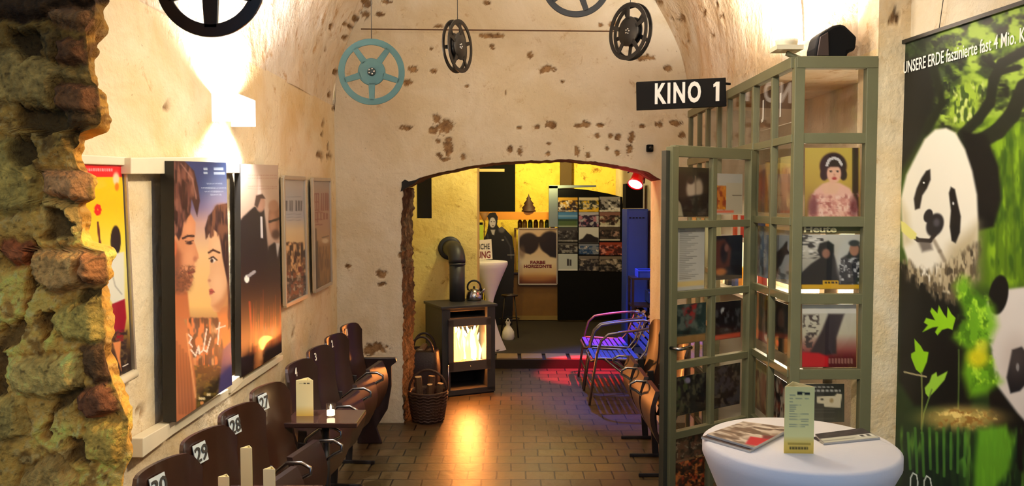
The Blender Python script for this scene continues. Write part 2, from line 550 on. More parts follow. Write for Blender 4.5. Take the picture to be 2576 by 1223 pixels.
def printed(name, TL, TR, BR, BL, fn, step=3.0, thick=0.003, m=None, parent=None, back=None, gain=1.0, edge=(30, 28, 26), coords='px'):
    """A flat printed sheet with real thickness. fn(Paint) paints it. back = direction away from the viewer."""
    TL, TR, BR, BL = [Vector(p) for p in (TL, TR, BR, BL)]
    c4 = np.array([TL, TR, BR, BL], float)
    px, py = project(c4)
    wpx = max(math.hypot(px[1] - px[0], py[1] - py[0]), math.hypot(px[2] - px[3], py[2] - py[3]))
    hpx = max(math.hypot(px[3] - px[0], py[3] - py[0]), math.hypot(px[2] - px[1], py[2] - py[1]))
    nx, ny = max(4, int(wpx / step)) + 1, max(4, int(hpx / step)) + 1
    G = quad_grid(TL, TR, BR, BL, nx, ny)
    P = G.reshape(-1, 3)
    if coords == 'px':
        x, y = project(P)
    else:
        uu, vv = np.meshgrid(np.linspace(0, 1, nx), np.linspace(0, 1, ny)); x, y = uu.ravel() * coords[0], vv.ravel() * coords[1]
    pt = Paint(x, y, (128, 128, 128))
    fn(pt)
    mb = MB().grid(G, False)
    n = (TR - TL).cross(BL - TL).normalized()
    if back is None:
        cen = (TL + BR) / 2
        back = n if n.dot(cen - Vector((0, 0, CAMZ))) > 0 else -n
    back = Vector(back) * thick
    idx = list(range(nx)) + [j * nx + nx - 1 for j in range(1, ny)] + [(ny - 1) * nx + i for i in range(nx - 2, -1, -1)] + [j * nx for j in range(ny - 2, 0, -1)]
    k0 = len(mb.v); k = len(idx)
    ring = [Vector(mb.v[i]) for i in idx]
    mb.add(ring + [q + back for q in ring], [(i, (i + 1) % k, k + (i + 1) % k, k + i) for i in range(k)] + [tuple(range(k, 2 * k))])
    o = mb.build(name, m or M['print'], parent, w=parent is not None)
    cols = np.vstack([np.clip(pt.c * gain, 0, 255), np.tile(np.array(edge, float), (2 * k, 1))])
    set_paint(o, cols)
    return o


def text(name, s, o, u, v, wd, ht, m, parent=None, depth=0.002, bold=0.0, shear=0.0, space=1.0):
    """lettering filling the box wd x ht whose lower left corner is o, u right, v up"""
    cu = bpy.data.curves.new(name, 'FONT')
    cu.body = s; cu.size = 1; cu.offset = bold; cu.space_character = space; cu.resolution_u = 3
    ob = bpy.data.objects.new(name, cu); COL.objects.link(ob)
    dg = bpy.context.evaluated_depsgraph_get()
    me = bpy.data.meshes.new_from_object(ob.evaluated_get(dg))
    bpy.data.objects.remove(ob); bpy.data.curves.remove(cu)
    co = np.array([q.co[:] for q in me.vertices]); fs = [tuple(p.vertices) for p in me.polygons]
    bpy.data.meshes.remove(me)
    lo, hi = co.min(0), co.max(0)
    U, V = Vector(u).normalized(), Vector(v).normalized(); N_ = U.cross(V)
    q = (co - lo) / np.maximum(hi - lo, 1e-6)
    pts = [Vector(o) + U * (a * wd + shear * b * ht) + V * (b * ht) + N_ * depth for a, b in q[:, :2]]
    mb = MB().add(pts, fs)
    # sides so that the letters are solid
    ed = {}
    for f in fs:
        for i in range(len(f)):
            e = (f[i], f[(i + 1) % len(f)])
            if (e[1], e[0]) in ed: ed.pop((e[1], e[0]))
            else: ed[e] = 1
    for a, b in ed:
        mb.add([pts[b], pts[a], pts[a] - N_ * depth, pts[b] - N_ * depth], [(0, 1, 2, 3)])
    return mb.build(name, m, parent, w=parent is not None)

# ================================================================== THE SETTING
XW, YE, RV, ZS = -1.385, 6.25, 1.385, 2.49     # left wall, end wall, vault radius, spring line

BLOBS = [(1022,323,16,7),(1098,300,12,14),(1118,318,24,20),(1090,328,14,10),(1128,352,9,8),(1100,354,7,6),(1128,372,12,22),
 (1105,390,10,6),(1120,401,18,5),(1165,395,6,8),(1023,208,12,10),(1036,174,12,8),(1090,178,9,6),(1237,117,9,8),(1085,122,6,5),
 (1100,67,14,5),(1225,8,10,6),(1240,90,35,6),(1545,60,14,8),(1510,62,8,5),(1375,175,20,10),(1334,140,10,10),(1622,145,24,9),(1680,172,14,8),
 (1305,321,8,5),(1352,320,10,6),(1387,316,14,10),(1455,317,12,6),(1475,312,12,10),(1510,315,10,6),(1502,342,7,7),(1535,342,7,7),
 (1555,345,8,9),(1590,348,8,14),(1583,375,8,14),(1527,373,6,10),(1553,386,7,7),(1380,362,6,5),(1378,388,6,8),(1452,382,8,12),
 (1308,380,8,12),(1283,375,6,8),(1480,388,8,8),(1615,318,8,5),(1660,313,10,8),(1700,310,20,8),(1716,340,10,8),(960,690,12,10),
 (1012,640,10,8),(875,670,8,6),(960,715,10,6),(948,875,30,12),(930,882,18,12),(1415,205,5,4),(1175,217,5,4),(1272,233,3,6),
 (925,8,12,10),(918,35,10,12),(895,48,7,7),(867,60,6,5),(880,68,8,7),(832,68,7,8),(867,95,10,7),(817,125,3,6),(845,180,6,8),
 (832,240,5,8),(840,272,3,8),(815,310,4,12),(812,338,4,8),(827,368,3,10),(807,390,9,9),(830,392,8,8),(423,265,9,11),(955,35,10,6),
 (970,5,15,5),(1660,5,10,6),(1807,12,5,8),(1775,30,6,7),(1817,40,6,6),(1692,45,4,6),(1712,48,8,9),(1728,105,3,4),(1795,88,4,4),
 (2252,42,13,20),(355,1030,5,16),(738,840,3,9),(735,640,4,5),(2215,60,7,5)]


def mask_of(P):
    x, y = project(P)
    n = fbm(x / 9.0, y / 9.0, 5, 3) - 0.5
    n2 = fbm(x / 3.5, y / 3.5, 9, 2) - 0.5
    m = np.zeros(len(x))
    for cx, cy, rx, ry in BLOBS:
        r = np.hypot((x - cx) / (rx * 0.95), (y - cy) / (ry * 0.95))
        m = np.maximum(m, sst(1.12, 0.82, r + n * 1.3 + n2 * 0.7))
    return m


def shell(name, P, m, wob=0.0, nrm=None, label=None, recess=0.012):
    """P (a,b,3) -> structure mesh with mask attribute; nrm(P) gives outward (into the room) normals"""
    a, b = P.shape[:2]
    F = P.reshape(-1, 3)
    mk = mask_of(F)
    if nrm is not None:
        N_ = nrm(F)
        d = (fbm(F[:, 0] * 2.3 + F[:, 2] * 1.7, F[:, 1] * 2.3 + F[:, 2] * 0.9, 3, 4) - 0.5) * 2 * wob - mk * recess
        F = F + N_ * d[:, None]
    o = MB().grid(F.reshape(a, b, 3)).build(name, m)
    at = o.data.attributes.new('mask', 'FLOAT', 'POINT')
    at.data.foreach_set('value', mk.astype(np.float32))
    o['kind'] = 'structure'
    if label: o['label'] = label
    return o


def struct(o, label=None):
    o['kind'] = 'structure'
    if label: o['label'] = label
    return o


# floor: brick paving, dark raised floor behind
struct(MB().box((0, 2.6, -0.05), (5.0, 13.8, 0.1)).build('floor', M['floor']), 'brown brick paving laid in running bond with dark joints')
struct(MB().box((0, 10.33, 0.05), (3.4, 3.5, 0.12)).build('floor.001', M['floor_dark']), 'dark floor of the back room, one step up')
r_ = random.Random(4)
mb = MB()
for i in range(11):
    mb.box((-1.10 + i * 0.262, 8.47, 0.098), (0.225, 0.25, 0.03))
struct(mb.build('trim_1', mat('pale_step_brick', (140, 116, 76), 0.6, bump=0.4, var=0.25), bevel=0.008), 'row of pale bricks edging the step')
struct(MB().box((0.1, 8.46, 0.047), (3.2, 0.27, 0.094)).build('trim_2', mat('dark_mortar', (30, 24, 18), 0.9)), 'dark riser under the step bricks')

# left wall
ys, zs = np.linspace(2.0, YE + 0.02, 150), np.linspace(0, ZS + 0.01, 110)
P = np.zeros((len(zs), len(ys), 3)); P[..., 0] = XW; P[..., 1] = ys[None, :]; P[..., 2] = zs[:, None]
shell('wall_left', P, M['plaster_side'], 0.010, lambda F: np.tile([1.0, 0, 0], (len(F), 1)), 'ochre cream plastered side wall with stains')

# vault
def vault(t0, t1, y0, y1, name, nt_, ny_):
    t = np.linspace(t0, t1, nt_); yy = np.linspace(y0, y1, ny_)
    P = np.zeros((nt_, ny_, 3))
    P[..., 0] = (-RV * np.cos(t))[:, None]; P[..., 2] = (ZS + RV * np.sin(t))[:, None]; P[..., 1] = yy[None, :]

    def nr(F):
        v = np.stack([-F[:, 0], 0 * F[:, 0], ZS - F[:, 2]], 1); return v / np.linalg.norm(v, axis=1)[:, None]
    return shell(name, P, M['plaster_vault'], 0.030, nr, 'rough plastered barrel vault', 0.015)


vault(0, PI / 2, 2.0, YE + 0.03, 'ceiling', 130, 260)
vault(PI / 2, PI, 3.80, YE + 0.03, 'ceiling.001', 130, 170)

# end wall with segmental arch opening (real thickness)
ARCH = [(1018, 470), (1032, 462), (1060, 449), (1100, 436), (1150, 424), (1200, 415), (1290, 405), (1400, 402), (1500, 406), (1580, 419), (1630, 434), (1663, 452)]
AP = [onY(x, y, YE) for x, y in ARCH]
XJ0, XJ1 = AP[0].x - 0.025, AP[-1].x
ax_, az_ = np.array([p.x for p in AP]), np.array([p.z for p in AP])


def top_z(x):
    return ZS + np.sqrt(np.maximum(0, RV ** 2 - x ** 2)) + 0.06


def edge_noise(z, s=0, a=0.03):
    return (fbm(z * 7.0, z * 0 + s, 21, 3) - 0.5) * 2 * a + (fbm(z * 26.0, z * 0 + s, 27, 2) - 0.5) * a


nz_ = 200
zz = np.linspace(0, 1, nz_)
# left block
u = np.linspace(0, 1, 60)
zl = zz * (az_[0] + 0.0)
xe = XJ0 + (fbm(zl * 5.0, zl * 0, 21, 2) - 0.5) * 0.02 + (fbm(zl * 22.0, zl * 0 + 3, 23, 3) - 0.5) * 0.026 + (fbm(zl * 60.0, zl * 0 + 5, 29, 2) - 0.5) * 0.012
P = np.zeros((nz_, 60, 3)); P[..., 0] = (XW - 0.02) + (xe[:, None] - (XW - 0.02)) * u[None, :]; P[..., 2] = zl[:, None]; P[..., 1] = YE
fz = lambda F: np.tile([0, -1.0, 0], (len(F), 1))
shell('wall_end', P, M['plaster'], 0.006, fz, 'cream plastered end wall left of the arch')
# upper block
n1 = 330
xs = np.linspace(XW - 0.02, 1.92, n1)
zlo = np.where(xs < XJ0, az_[0], np.where(xs > XJ1, az_[-1], np.interp(xs, ax_, az_))) + np.where((xs > XJ0) & (xs < XJ1), edge_noise(xs, 3, 0.008), 0)
zhi = np.where(np.abs(xs) < RV, top_z(xs), ZS + 0.06)
v = np.linspace(0, 1, 230)
P = np.zeros((230, n1, 3)); P[..., 0] = xs[None, :]; P[..., 1] = YE; P[..., 2] = zlo[None, :] + (zhi - zlo)[None, :] * v[:, None]
shell('wall_end.001', P, M['plaster'], 0.006, fz, 'cream plaster lunette with exposed brown stones above the arch')
# right block
P = np.zeros((60, 30, 3)); P[..., 0] = np.linspace(XJ1, 1.92, 30)[None, :]; P[..., 2] = np.linspace(0, az_[-1], 60)[:, None]; P[..., 1] = YE
shell('wall_end.002', P, M['plaster'], 0.004, fz, 'end wall right of the arch')

# reveal of the arch: broken brown stone jamb, soffit
M['jamb'] = plaster('broken_brown_jamb', (74, 58, 44), (48, 36, 28), (112, 90, 66), 1.5, 0.5)
nd = 20
yy = np.linspace(YE - 0.004, YE + 0.45, nd)
P = np.zeros((nz_, nd, 3)); P[..., 1] = yy[None, :]; P[..., 2] = zl[:, None]
P[..., 0] = xe[:, None] + np.linspace(0, 0.035, nd)[None, :]
P[..., 0] += (fbm(P[..., 1] * 22, P[..., 2] * 34, 31, 4) - 0.5) * 0.035 * np.minimum(1, np.arange(nd) / 3.0)[None, :]
struct(MB().grid(P).build('wall_jamb', M['jamb']), 'broken brown stone jamb on the left of the arch')
xs2 = np.linspace(XJ0, XJ1, 200)
z2 = np.interp(xs2, ax_, az_) + edge_noise(xs2, 3, 0.008)
P = np.zeros((nd, 200, 3)); P[..., 0] = xs2[None, :]; P[..., 1] = yy[:, None]; P[..., 2] = z2[None, :]
struct(MB().grid(P).build('ceiling_arch', M['jamb']), 'underside of the segmental arch')
struct(MB().box((XJ1 + 0.02, YE + 0.225, 1.0), (0.04, 0.45, 2.0)).build('wall_jamb.001', M['plaster']), 'right jamb of the arch')
# dark broken hole at the left springing of the arch
mb = MB(); c = onY(1022, 463, YE)
rr = random.Random(2)
mb.prism([Vector((c.x + q[0], YE - 0.006, c.z + q[1])) for q in ((-0.035, 0.015), (-0.01, 0.035), (0.02, 0.02), (0.07, 0.03), (0.12, 0.055), (0.06, 0.0), (0.02, -0.02), (-0.045, -0.06), (-0.035, -0.02))], (0, 0.02, 0))
struct(mb.build('trim_3', M['stove_in']), 'dark broken hole where the arch springs')

# passage walls and chimney pillar with niche
mb = MB()
Yp = 7.8
a0, a1, a2 = onY(1045, 550, Yp).x, onY(1086, 550, Yp).x, onY(1200, 550, Yp).x
zn = onY(1060, 550, Yp).z
mb.box(((-1.7 + a0) / 2, Yp + 0.3, 1.35), (a0 + 1.7, 0.6, 2.7))
mb.box(((a0 + a1) / 2, Yp + 0.3, zn / 2), (a1 - a0, 0.6, zn))
mb.box(((a1 + a2) / 2, Yp + 0.3, 1.35), (a2 - a1, 0.6, 2.7))
struct(mb.build('wall_chimney', M['plaster_yellow']), 'pale yellow chimney wall behind the stove')
struct(MB().box(((a0 + a1) / 2, Yp + 0.3, zn + 0.55), (a1 - a0, 0.3, 1.1)).build('trim_4', mat('dark_blue_niche_back', (16, 20, 26), 0.6)), 'dark back of the tall niche')
struct(MB().box((-1.45, 7.25, 1.35), (0.1, 1.2, 2.7)).build('wall_passage', M['plaster_yellow']))
struct(MB().box((-1.75, 10.3, 1.35), (0.1, 4.2, 2.7)).build('wall_back_left', M['plaster_yellow']))
struct(MB().box((1.62, 9.4, 1.35), (0.1, 5.5, 2.7)).build('wall_back_right', M['plaster']))
struct(MB().box((0.0, 12.12, 1.4), (3.6, 0.1, 2.8)).build('wall_back', M['yellow_brick']), 'rough wall lit strong yellow at the very back')
struct(MB().box((0.0, 9.4, 2.75), (3.6, 5.6, 0.1)).build('ceiling.002', mat('back_room_ceiling', (120, 104, 70), 0.9)))
mb = MB()
p0, p1 = onY(1410, 400, 11.9), onY(1438, 470, 11.9)
mb.box(((p0.x + p1.x) / 2, 11.98, 1.35), (p1.x - p0.x, 0.16, 2.7))
struct(mb.build('trim_5', mat('brown_stone_post', (84, 64, 34), 0.8, bump=0.5)), 'brown upright post on the yellow wall')

# right side: niche behind the glazed partition, pier, near wall
struct(MB().box((1.95, 4.65, 1.3), (0.1, 2.3, 2.6)).build('wall_niche', M['plaster']))
struct(MB().box((1.67, 5.78, 1.22), (0.5, 0.06, 2.44)).build('wall_niche.001', M['plaster']))
struct(MB().box((1.68, 4.79, 2.46), (0.62, 2.02, 0.1)).build('ceiling_niche', M['plaster_vault']), 'plaster ledge above the glazed partition')
P = np.zeros((40, 12, 3)); P[..., 0] = RV; P[..., 1] = np.linspace(5.74, YE + .02, 12)[None, :]; P[..., 2] = np.linspace(0, ZS + .02, 40)[:, None]
shell('wall_right', P, M['plaster'], 0.0, lambda F: np.tile([-1.0, 0, 0], (len(F), 1)))
# pier between partition and banner
zz2 = np.linspace(0, 3.95, 160)
P = np.zeros((160, 24, 3)); P[..., 0] = np.linspace(1.632, 1.785, 24)[None, :]; P[..., 1] = 3.585; P[..., 2] = zz2[:, None]
P[:, -1, 0] += edge_noise(zz2, 8, 0.003)
shell('wall_pier', P, M['plaster_side'], 0.004, fz, 'narrow plaster pier between the glazed partition and the panda banner')
struct(MB().box((1.645, 3.69, 1.22), (0.02, 0.2, 2.44)).build('wall_pier.001', M['plaster_side']))
xs3 = np.linspace(0.0, 1.64, 120)
zlo3 = np.where(xs3 < RV, ZS + np.sqrt(np.maximum(0, RV ** 2 - (xs3 + 0.025) ** 2)) - 0.03, 2.44)
P = np.zeros((30, 120, 3)); P[..., 0] = xs3[None, :]; P[..., 1] = 3.81; P[..., 2] = zlo3[None, :] + (3.95 - zlo3)[None, :] * np.linspace(0, 1, 30)[:, None]
shell('wall_pier.002', P, M['plaster_vault'], 0.003, fz)
BX = lambda Y: 1.775 + 0.123 * (3.585 - Y)
ys4 = np.linspace(0.9, 3.66, 60)
P = np.zeros((60, 60, 3)); P[..., 0] = BX(ys4)[None, :]; P[..., 1] = ys4[None, :]; P[..., 2] = np.linspace(0, 3.95, 60)[:, None]
shell('wall_near_right', P, M['plaster'], 0.0, lambda F: np.tile([-1.0, 0, 0], (len(F), 1)), 'cream wall behind the panda banner')
P = np.zeros((40, 8, 3)); P[..., 0] = 1.636; P[..., 1] = np.linspace(3.584, 3.82, 8)[None, :]; P[..., 2] = np.linspace(2.38, 3.95, 40)[:, None]
shell('wall_pier.003', P, M['plaster_vault'], 0.0, lambda F: np.tile([-1.0, 0, 0], (len(F), 1)))
struct(MB().box((1.1, 2.4, 3.97), (2.2, 3.0, 0.06)).build('ceiling.003', M['plaster_vault']))

# ------------------------------------------------------------------ rough stone pier in the left foreground
EDGE = [(-40, 252), (0, 240), (15, 240), (38, 240), (62, 228), (75, 216), (100, 220), (130, 222), (165, 226), (205, 232), (215, 246), (225, 250), (250, 250), (290, 257),
 (310, 254), (322, 243), (330, 215), (336, 198), (360, 196), (376, 187), (400, 190), (428, 200), (436, 225), (460, 229), (500, 230), (512, 200), (522, 194),
 (545, 200), (575, 208), (595, 205), (620, 216), (634, 262), (650, 268), (690, 270), (715, 270), (728, 250), (760, 256), (800, 262), (850, 266), (880, 264),
 (930, 268), (960, 285), (1000, 300), (1030, 312), (1055, 325), (1100, 321), (1160, 320), (1200, 310), (1235, 306), (1280, 312), (1400, 300), (1700, 330)]
YR = 2.0
ey = np.array([e[0] for e in EDGE], float); ex = np.array([e[1] for e in EDGE], float)
ez = np.array([onY(b, a, YR).z for a, b in EDGE]); eX = np.array([onY(b, a, YR).x for a, b in EDGE])
o_ = np.argsort(ez); ez, eX = ez[o_], eX[o_]
nv, nu, nw = 520, 230, 26
zv = np.linspace(0.0, 2.75, nv)
xr = np.interp(zv, ez, eX)
X = np.zeros((nv, nu + nw)); Y = np.full((nv, nu + nw), YR)
X[:, :nu] = -1.85 + (xr[:, None] + 1.85) * (np.linspace(0, 1, nu)[None, :] ** 0.85)
Z = np.repeat(zv[:, None], nu + nw, 1)
q = np.linspace(0, 1, nw + 1)[1:]
Y[:, nu:] = YR + 0.33 * q[None, :] ** 1.3
X[:, nu:] = xr[:, None] - 0.02 * q[None, :] - 0.16 * q[None, :] ** 2
F = np.stack([X, Y, Z], -1).reshape(-1, 3)
px, py = project(F)
# shape: stones, courses and crevices
XF, ZF = F[:, 0], F[:, 2]
pt = Paint(px, py, (196, 158, 80))
H = Paint(px, py, (0.3, 0, 0))
big = fbm(px / 90, py / 70, 41, 4); med = fbm(px / 26, py / 22, 43, 4); fin = fbm(px / 7, py / 7, 47, 3)
H.c[:, 0] = 0.3 + (big - 0.5) * 0.9 + (med - 0.5) * 0.22
pt.c = pt.c * (0.72 + 0.5 * med + 0.25 * (fin - 0.5))[:, None]
pt.mix(sst(0.52, 0.66, fbm(px / 60, py / 40, 51, 3)), (196, 160, 84))
pt.mix(sst(0.55, 0.7, fbm(px / 34, py / 44, 57, 3)) * 0.8, (116, 88, 46))
pt.mix(sst(0.60, 0.70, fbm(px / 12, py / 10, 59, 3)) * 0.7, (190, 168, 112))
BROWN, RED, TAN, OCH, DK = (124, 84, 58), (134, 72, 48), (166, 124, 88), (190, 164, 98), (22, 18, 12)
STONES = [  # polygon, colour, height
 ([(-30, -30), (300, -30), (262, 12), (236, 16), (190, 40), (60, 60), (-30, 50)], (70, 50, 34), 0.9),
 ([(150, 20), (240, 18), (242, 60), (228, 88), (160, 70), (120, 45)], TAN, 1.1),
 ([(145, 96), (214, 96), (220, 165), (150, 172)], BROWN, 1.0),
 ([(100, 80), (150, 80), (150, 150), (120, 160)], (140, 116, 70), 0.7),
 ([(-30, 122), (60, 122), (150, 160), (232, 190), (232, 205), (150, 205), (150, 270), (-30, 265)], OCH, 0.8),
 ([(148, 208), (244, 214), (252, 250), (250, 300), (200, 318), (170, 290), (148, 275)], BROWN, 1.3),
 ([(170, 285), (257, 280), (255, 318), (200, 335), (170, 318)], (86, 70, 44), 1.0),
 ([(112, 428), (228, 434), (231, 500), (196, 512), (120, 492)], TAN, 1.3),
 ([(-30, 345), (50, 345), (90, 420), (110, 520), (-30, 560)], (150, 134, 74), 0.6),
 ([(110, 490), (200, 512), (208, 590), (150, 620), (110, 560)], OCH, 0.9),
 ([(15, 598), (100, 612), (98, 668), (40, 668), (14, 630)], RED, 0.9),
 ([(100, 620), (214, 628), (268, 640), (270, 722), (215, 728), (150, 740), (90, 700)], (160, 126, 82), 1.4),
 ([(214, 634), (268, 640), (270, 718), (218, 712)], (132, 92, 60), 1.5),
 ([(200, 745), (250, 735), (262, 800), (266, 866), (180, 860), (120, 800)], (164, 148, 80), 0.9),
 ([(208, 868), (268, 862), (285, 960), (240, 962), (208, 930)], (74, 54, 40), 0.6),
 ([(30, 900), (205, 885), (212, 980), (120, 1010), (30, 980)], (178, 156, 92), 0.9),
 ([(205, 985), (275, 955), (304, 1012), (300, 1034), (228, 1060), (206, 1030)], (98, 60, 46), 1.2),
 ([(-30, 1000), (70, 1000), (80, 1100), (-30, 1110)], (166, 146, 84), 0.8),
 ([(60, 1180), (150, 1140), (210, 1200), (190, 1260), (40, 1260)], (172, 142, 84), 0.9),
 ([(215, 1050), (325, 1060), (320, 1110), (300, 1180), (210, 1150)], (166, 140, 70), 0.8),
]
for pts, cc, hh in STONES:
    wb = Paint(px + (med - 0.5) * 26, py + (fbm(px / 20, py / 20, 61, 3) - 0.5) * 22, (0, 0, 0))
    d = wb.sdf(pts)
    mk = sst(5, -5, d)
    pt.mix(mk * 0.85, np.array(cc) * 1.0)
    pt.c = pt.c * (1 + mk * (fin - 0.5) * 0.5 + mk * (med - 0.5) * 0.4)[:, None]
    rnd = hh * sst(2, -22, d)
    H.c[:, 0] = np.maximum(H.c[:, 0] * (1 - mk * 0.7), mk * rnd * 0.8 + H.c[:, 0] * 0.3 * mk) * mk + H.c[:, 0] * (1 - mk)
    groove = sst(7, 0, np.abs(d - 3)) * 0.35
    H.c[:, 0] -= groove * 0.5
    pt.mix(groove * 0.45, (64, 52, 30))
CREV = [[(30, 75), (100, 78), (105, 140), (70, 150), (30, 110)], [(50, 270), (160, 272), (172, 318), (120, 345), (50, 320)], [(35, 350), (78, 345), (105, 400), (60, 418), (36, 395)],
 [(118, 520), (160, 520), (190, 560), (186, 600), (120, 600)], [(204, 742), (255, 718), (262, 726), (225, 755), (200, 765)], [(-10, 850), (40, 810), (66, 800), (60, 850), (0, 885), (-10, 890)],
 [(110, 790), (145, 785), (130, 850), (116, 860)], [(-20, 880), (24, 890), (20, 985), (-20, 1010)], [(150, 990), (215, 975), (205, 1000), (140, 1040), (130, 1100), (110, 1110)],
 [(170, 1100), (230, 1110), (220, 1170), (180, 1160)], [(176, 318), (200, 336), (198, 372), (186, 376), (170, 350)], [(80, 700), (92, 600), (105, 610), (96, 720), (70, 800)]]
for pts in CREV:
    wb = Paint(px + (med - 0.5) * 30, py + (fbm(px / 18, py / 18, 67, 3) - 0.5) * 30, (0, 0, 0))
    mk = sst(6, -6, wb.sdf(pts))
    H.c[:, 0] = H.c[:, 0] * (1 - mk) - mk * 0.5
    pt.mix(mk * 0.7, (62, 50, 34))
pt.mix(sst(0.66, 0.8, fbm(px / 11, py / 8, 71, 4)) * 0.6, (60, 46, 26))
h = H.c[:, 0] + (fin - 0.5) * 0.10
amp = np.ones((nv, nu + nw)); amp[:, nu - 6:nu] = np.linspace(1, 0.35, 6)[None, :]; amp[:, nu:] = 0.35 * (1 - q)[None, :] + 0.1
amp = amp.ravel()
F[:, 1] -= h * 0.044 * amp
wrap = np.zeros((nv, nu + nw)); wrap[:, nu:] = np.minimum(1, q * 4)[None, :]
F[:, 0] += wrap.ravel() * ((fbm(F[:, 1] * 9, F[:, 2] * 9, 77, 4) - 0.62) * 0.10)
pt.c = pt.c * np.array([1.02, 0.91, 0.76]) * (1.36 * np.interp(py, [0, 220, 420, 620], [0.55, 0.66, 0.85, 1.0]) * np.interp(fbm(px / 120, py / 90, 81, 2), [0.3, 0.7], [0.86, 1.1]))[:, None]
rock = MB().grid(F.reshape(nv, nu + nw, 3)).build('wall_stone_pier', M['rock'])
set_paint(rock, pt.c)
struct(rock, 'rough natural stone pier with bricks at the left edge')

# ================================================================== LEFT WALL: rails, posters
def wall_board(name, x0, yt0, yb0, x1, yt1, yb1, X0, th, label):
    q = [onX(x0, yt0, X0 + th), onX(x1, yt1, X0 + th), onX(x1, yb1, X0 + th), onX(x0, yb0, X0 + th)]
    o = MB().prism(q, (-th, 0, 0)).build(name, M['white_board'], bevel=0.003)
    o.location = (0, 0, 0)
    return tag(o, label, 'board', 'white boards carrying the large posters')


wall_board('white_board', 330, 397, 438, 606, 394, 436, XW + 0.012, 0.045, 'white painted board across the top of the couple poster')
wall_board('white_board', 360, 1103, 1152, 441, 1057, 1090, XW + 0.012, 0.05, 'short white board end below left corner of the couple poster')
wall_board('white_board', 436, 1066, 1094, 712, 893, 906, XW + 0.012, 0.028, 'long white ledge under the couple and two-men posters')
wall_board('white_board', 582, 962, 990, 611, 940, 962, XW + 0.014, 0.04, 'small white block between the couple and two-men posters')


def ptc(col, k):
    return tuple(c * k for c in col)


def p_yellow(p):
    p.vgrad([(405, (246, 196, 10)), (520, (246, 190, 10)), (600, (240, 214, 60)), (680, (226, 216, 130)), (800, (216, 190, 90)), (850, (120, 90, 40)), (900, (34, 22, 20)), (960, (24, 16, 20))])
    p.rect(150, 400, 312, 446, (222, 28, 34))
    for i in range(13): p.rect(212 + i * 5.6, 424, 215.5 + i * 5.6, 431, (250, 190, 190), 0.6, 0.8)
    p.ell(292, 450, 8, 16, (240, 210, 170), 0.4); p.ell(294, 470, 5, 10, (220, 120, 20), 0.4)
    for i in range(7):
        a = i * 2 * PI / 7
        p.ell(246 + 5 * math.cos(a), 528 + 9 * math.sin(a), 4.5, 6, (214, 20, 24), 0.2)
    p.line([(246, 560), (250, 600), (255, 640)], 5, (90, 30, 20), 1)
    p.ell(291, 606, 13, 38, (18, 16, 16), 0.1)
    p.poly([(270, 640), (312, 634), (314, 760), (286, 768), (262, 730)], (222, 222, 206), 3)
    p.line([(275, 660), (290, 720), (306, 740)], 2, (170, 170, 160), 2)
    p.poly([(282, 765), (314, 752), (318, 800), (308, 862), (290, 864), (280, 800)], (150, 8, 34), 2)
    p.speck((205, 830, 320, 960), [(96, 76, 44), (40, 30, 24)], 9, 7, 91, 0.45, 0.6)
    p.poly([(284, 862), (304, 858), (302, 900), (306, 935), (294, 900)], (222, 140, 80), 2)
    p.line([(310, 922), (322, 916)], 2, (230, 220, 210), 1)


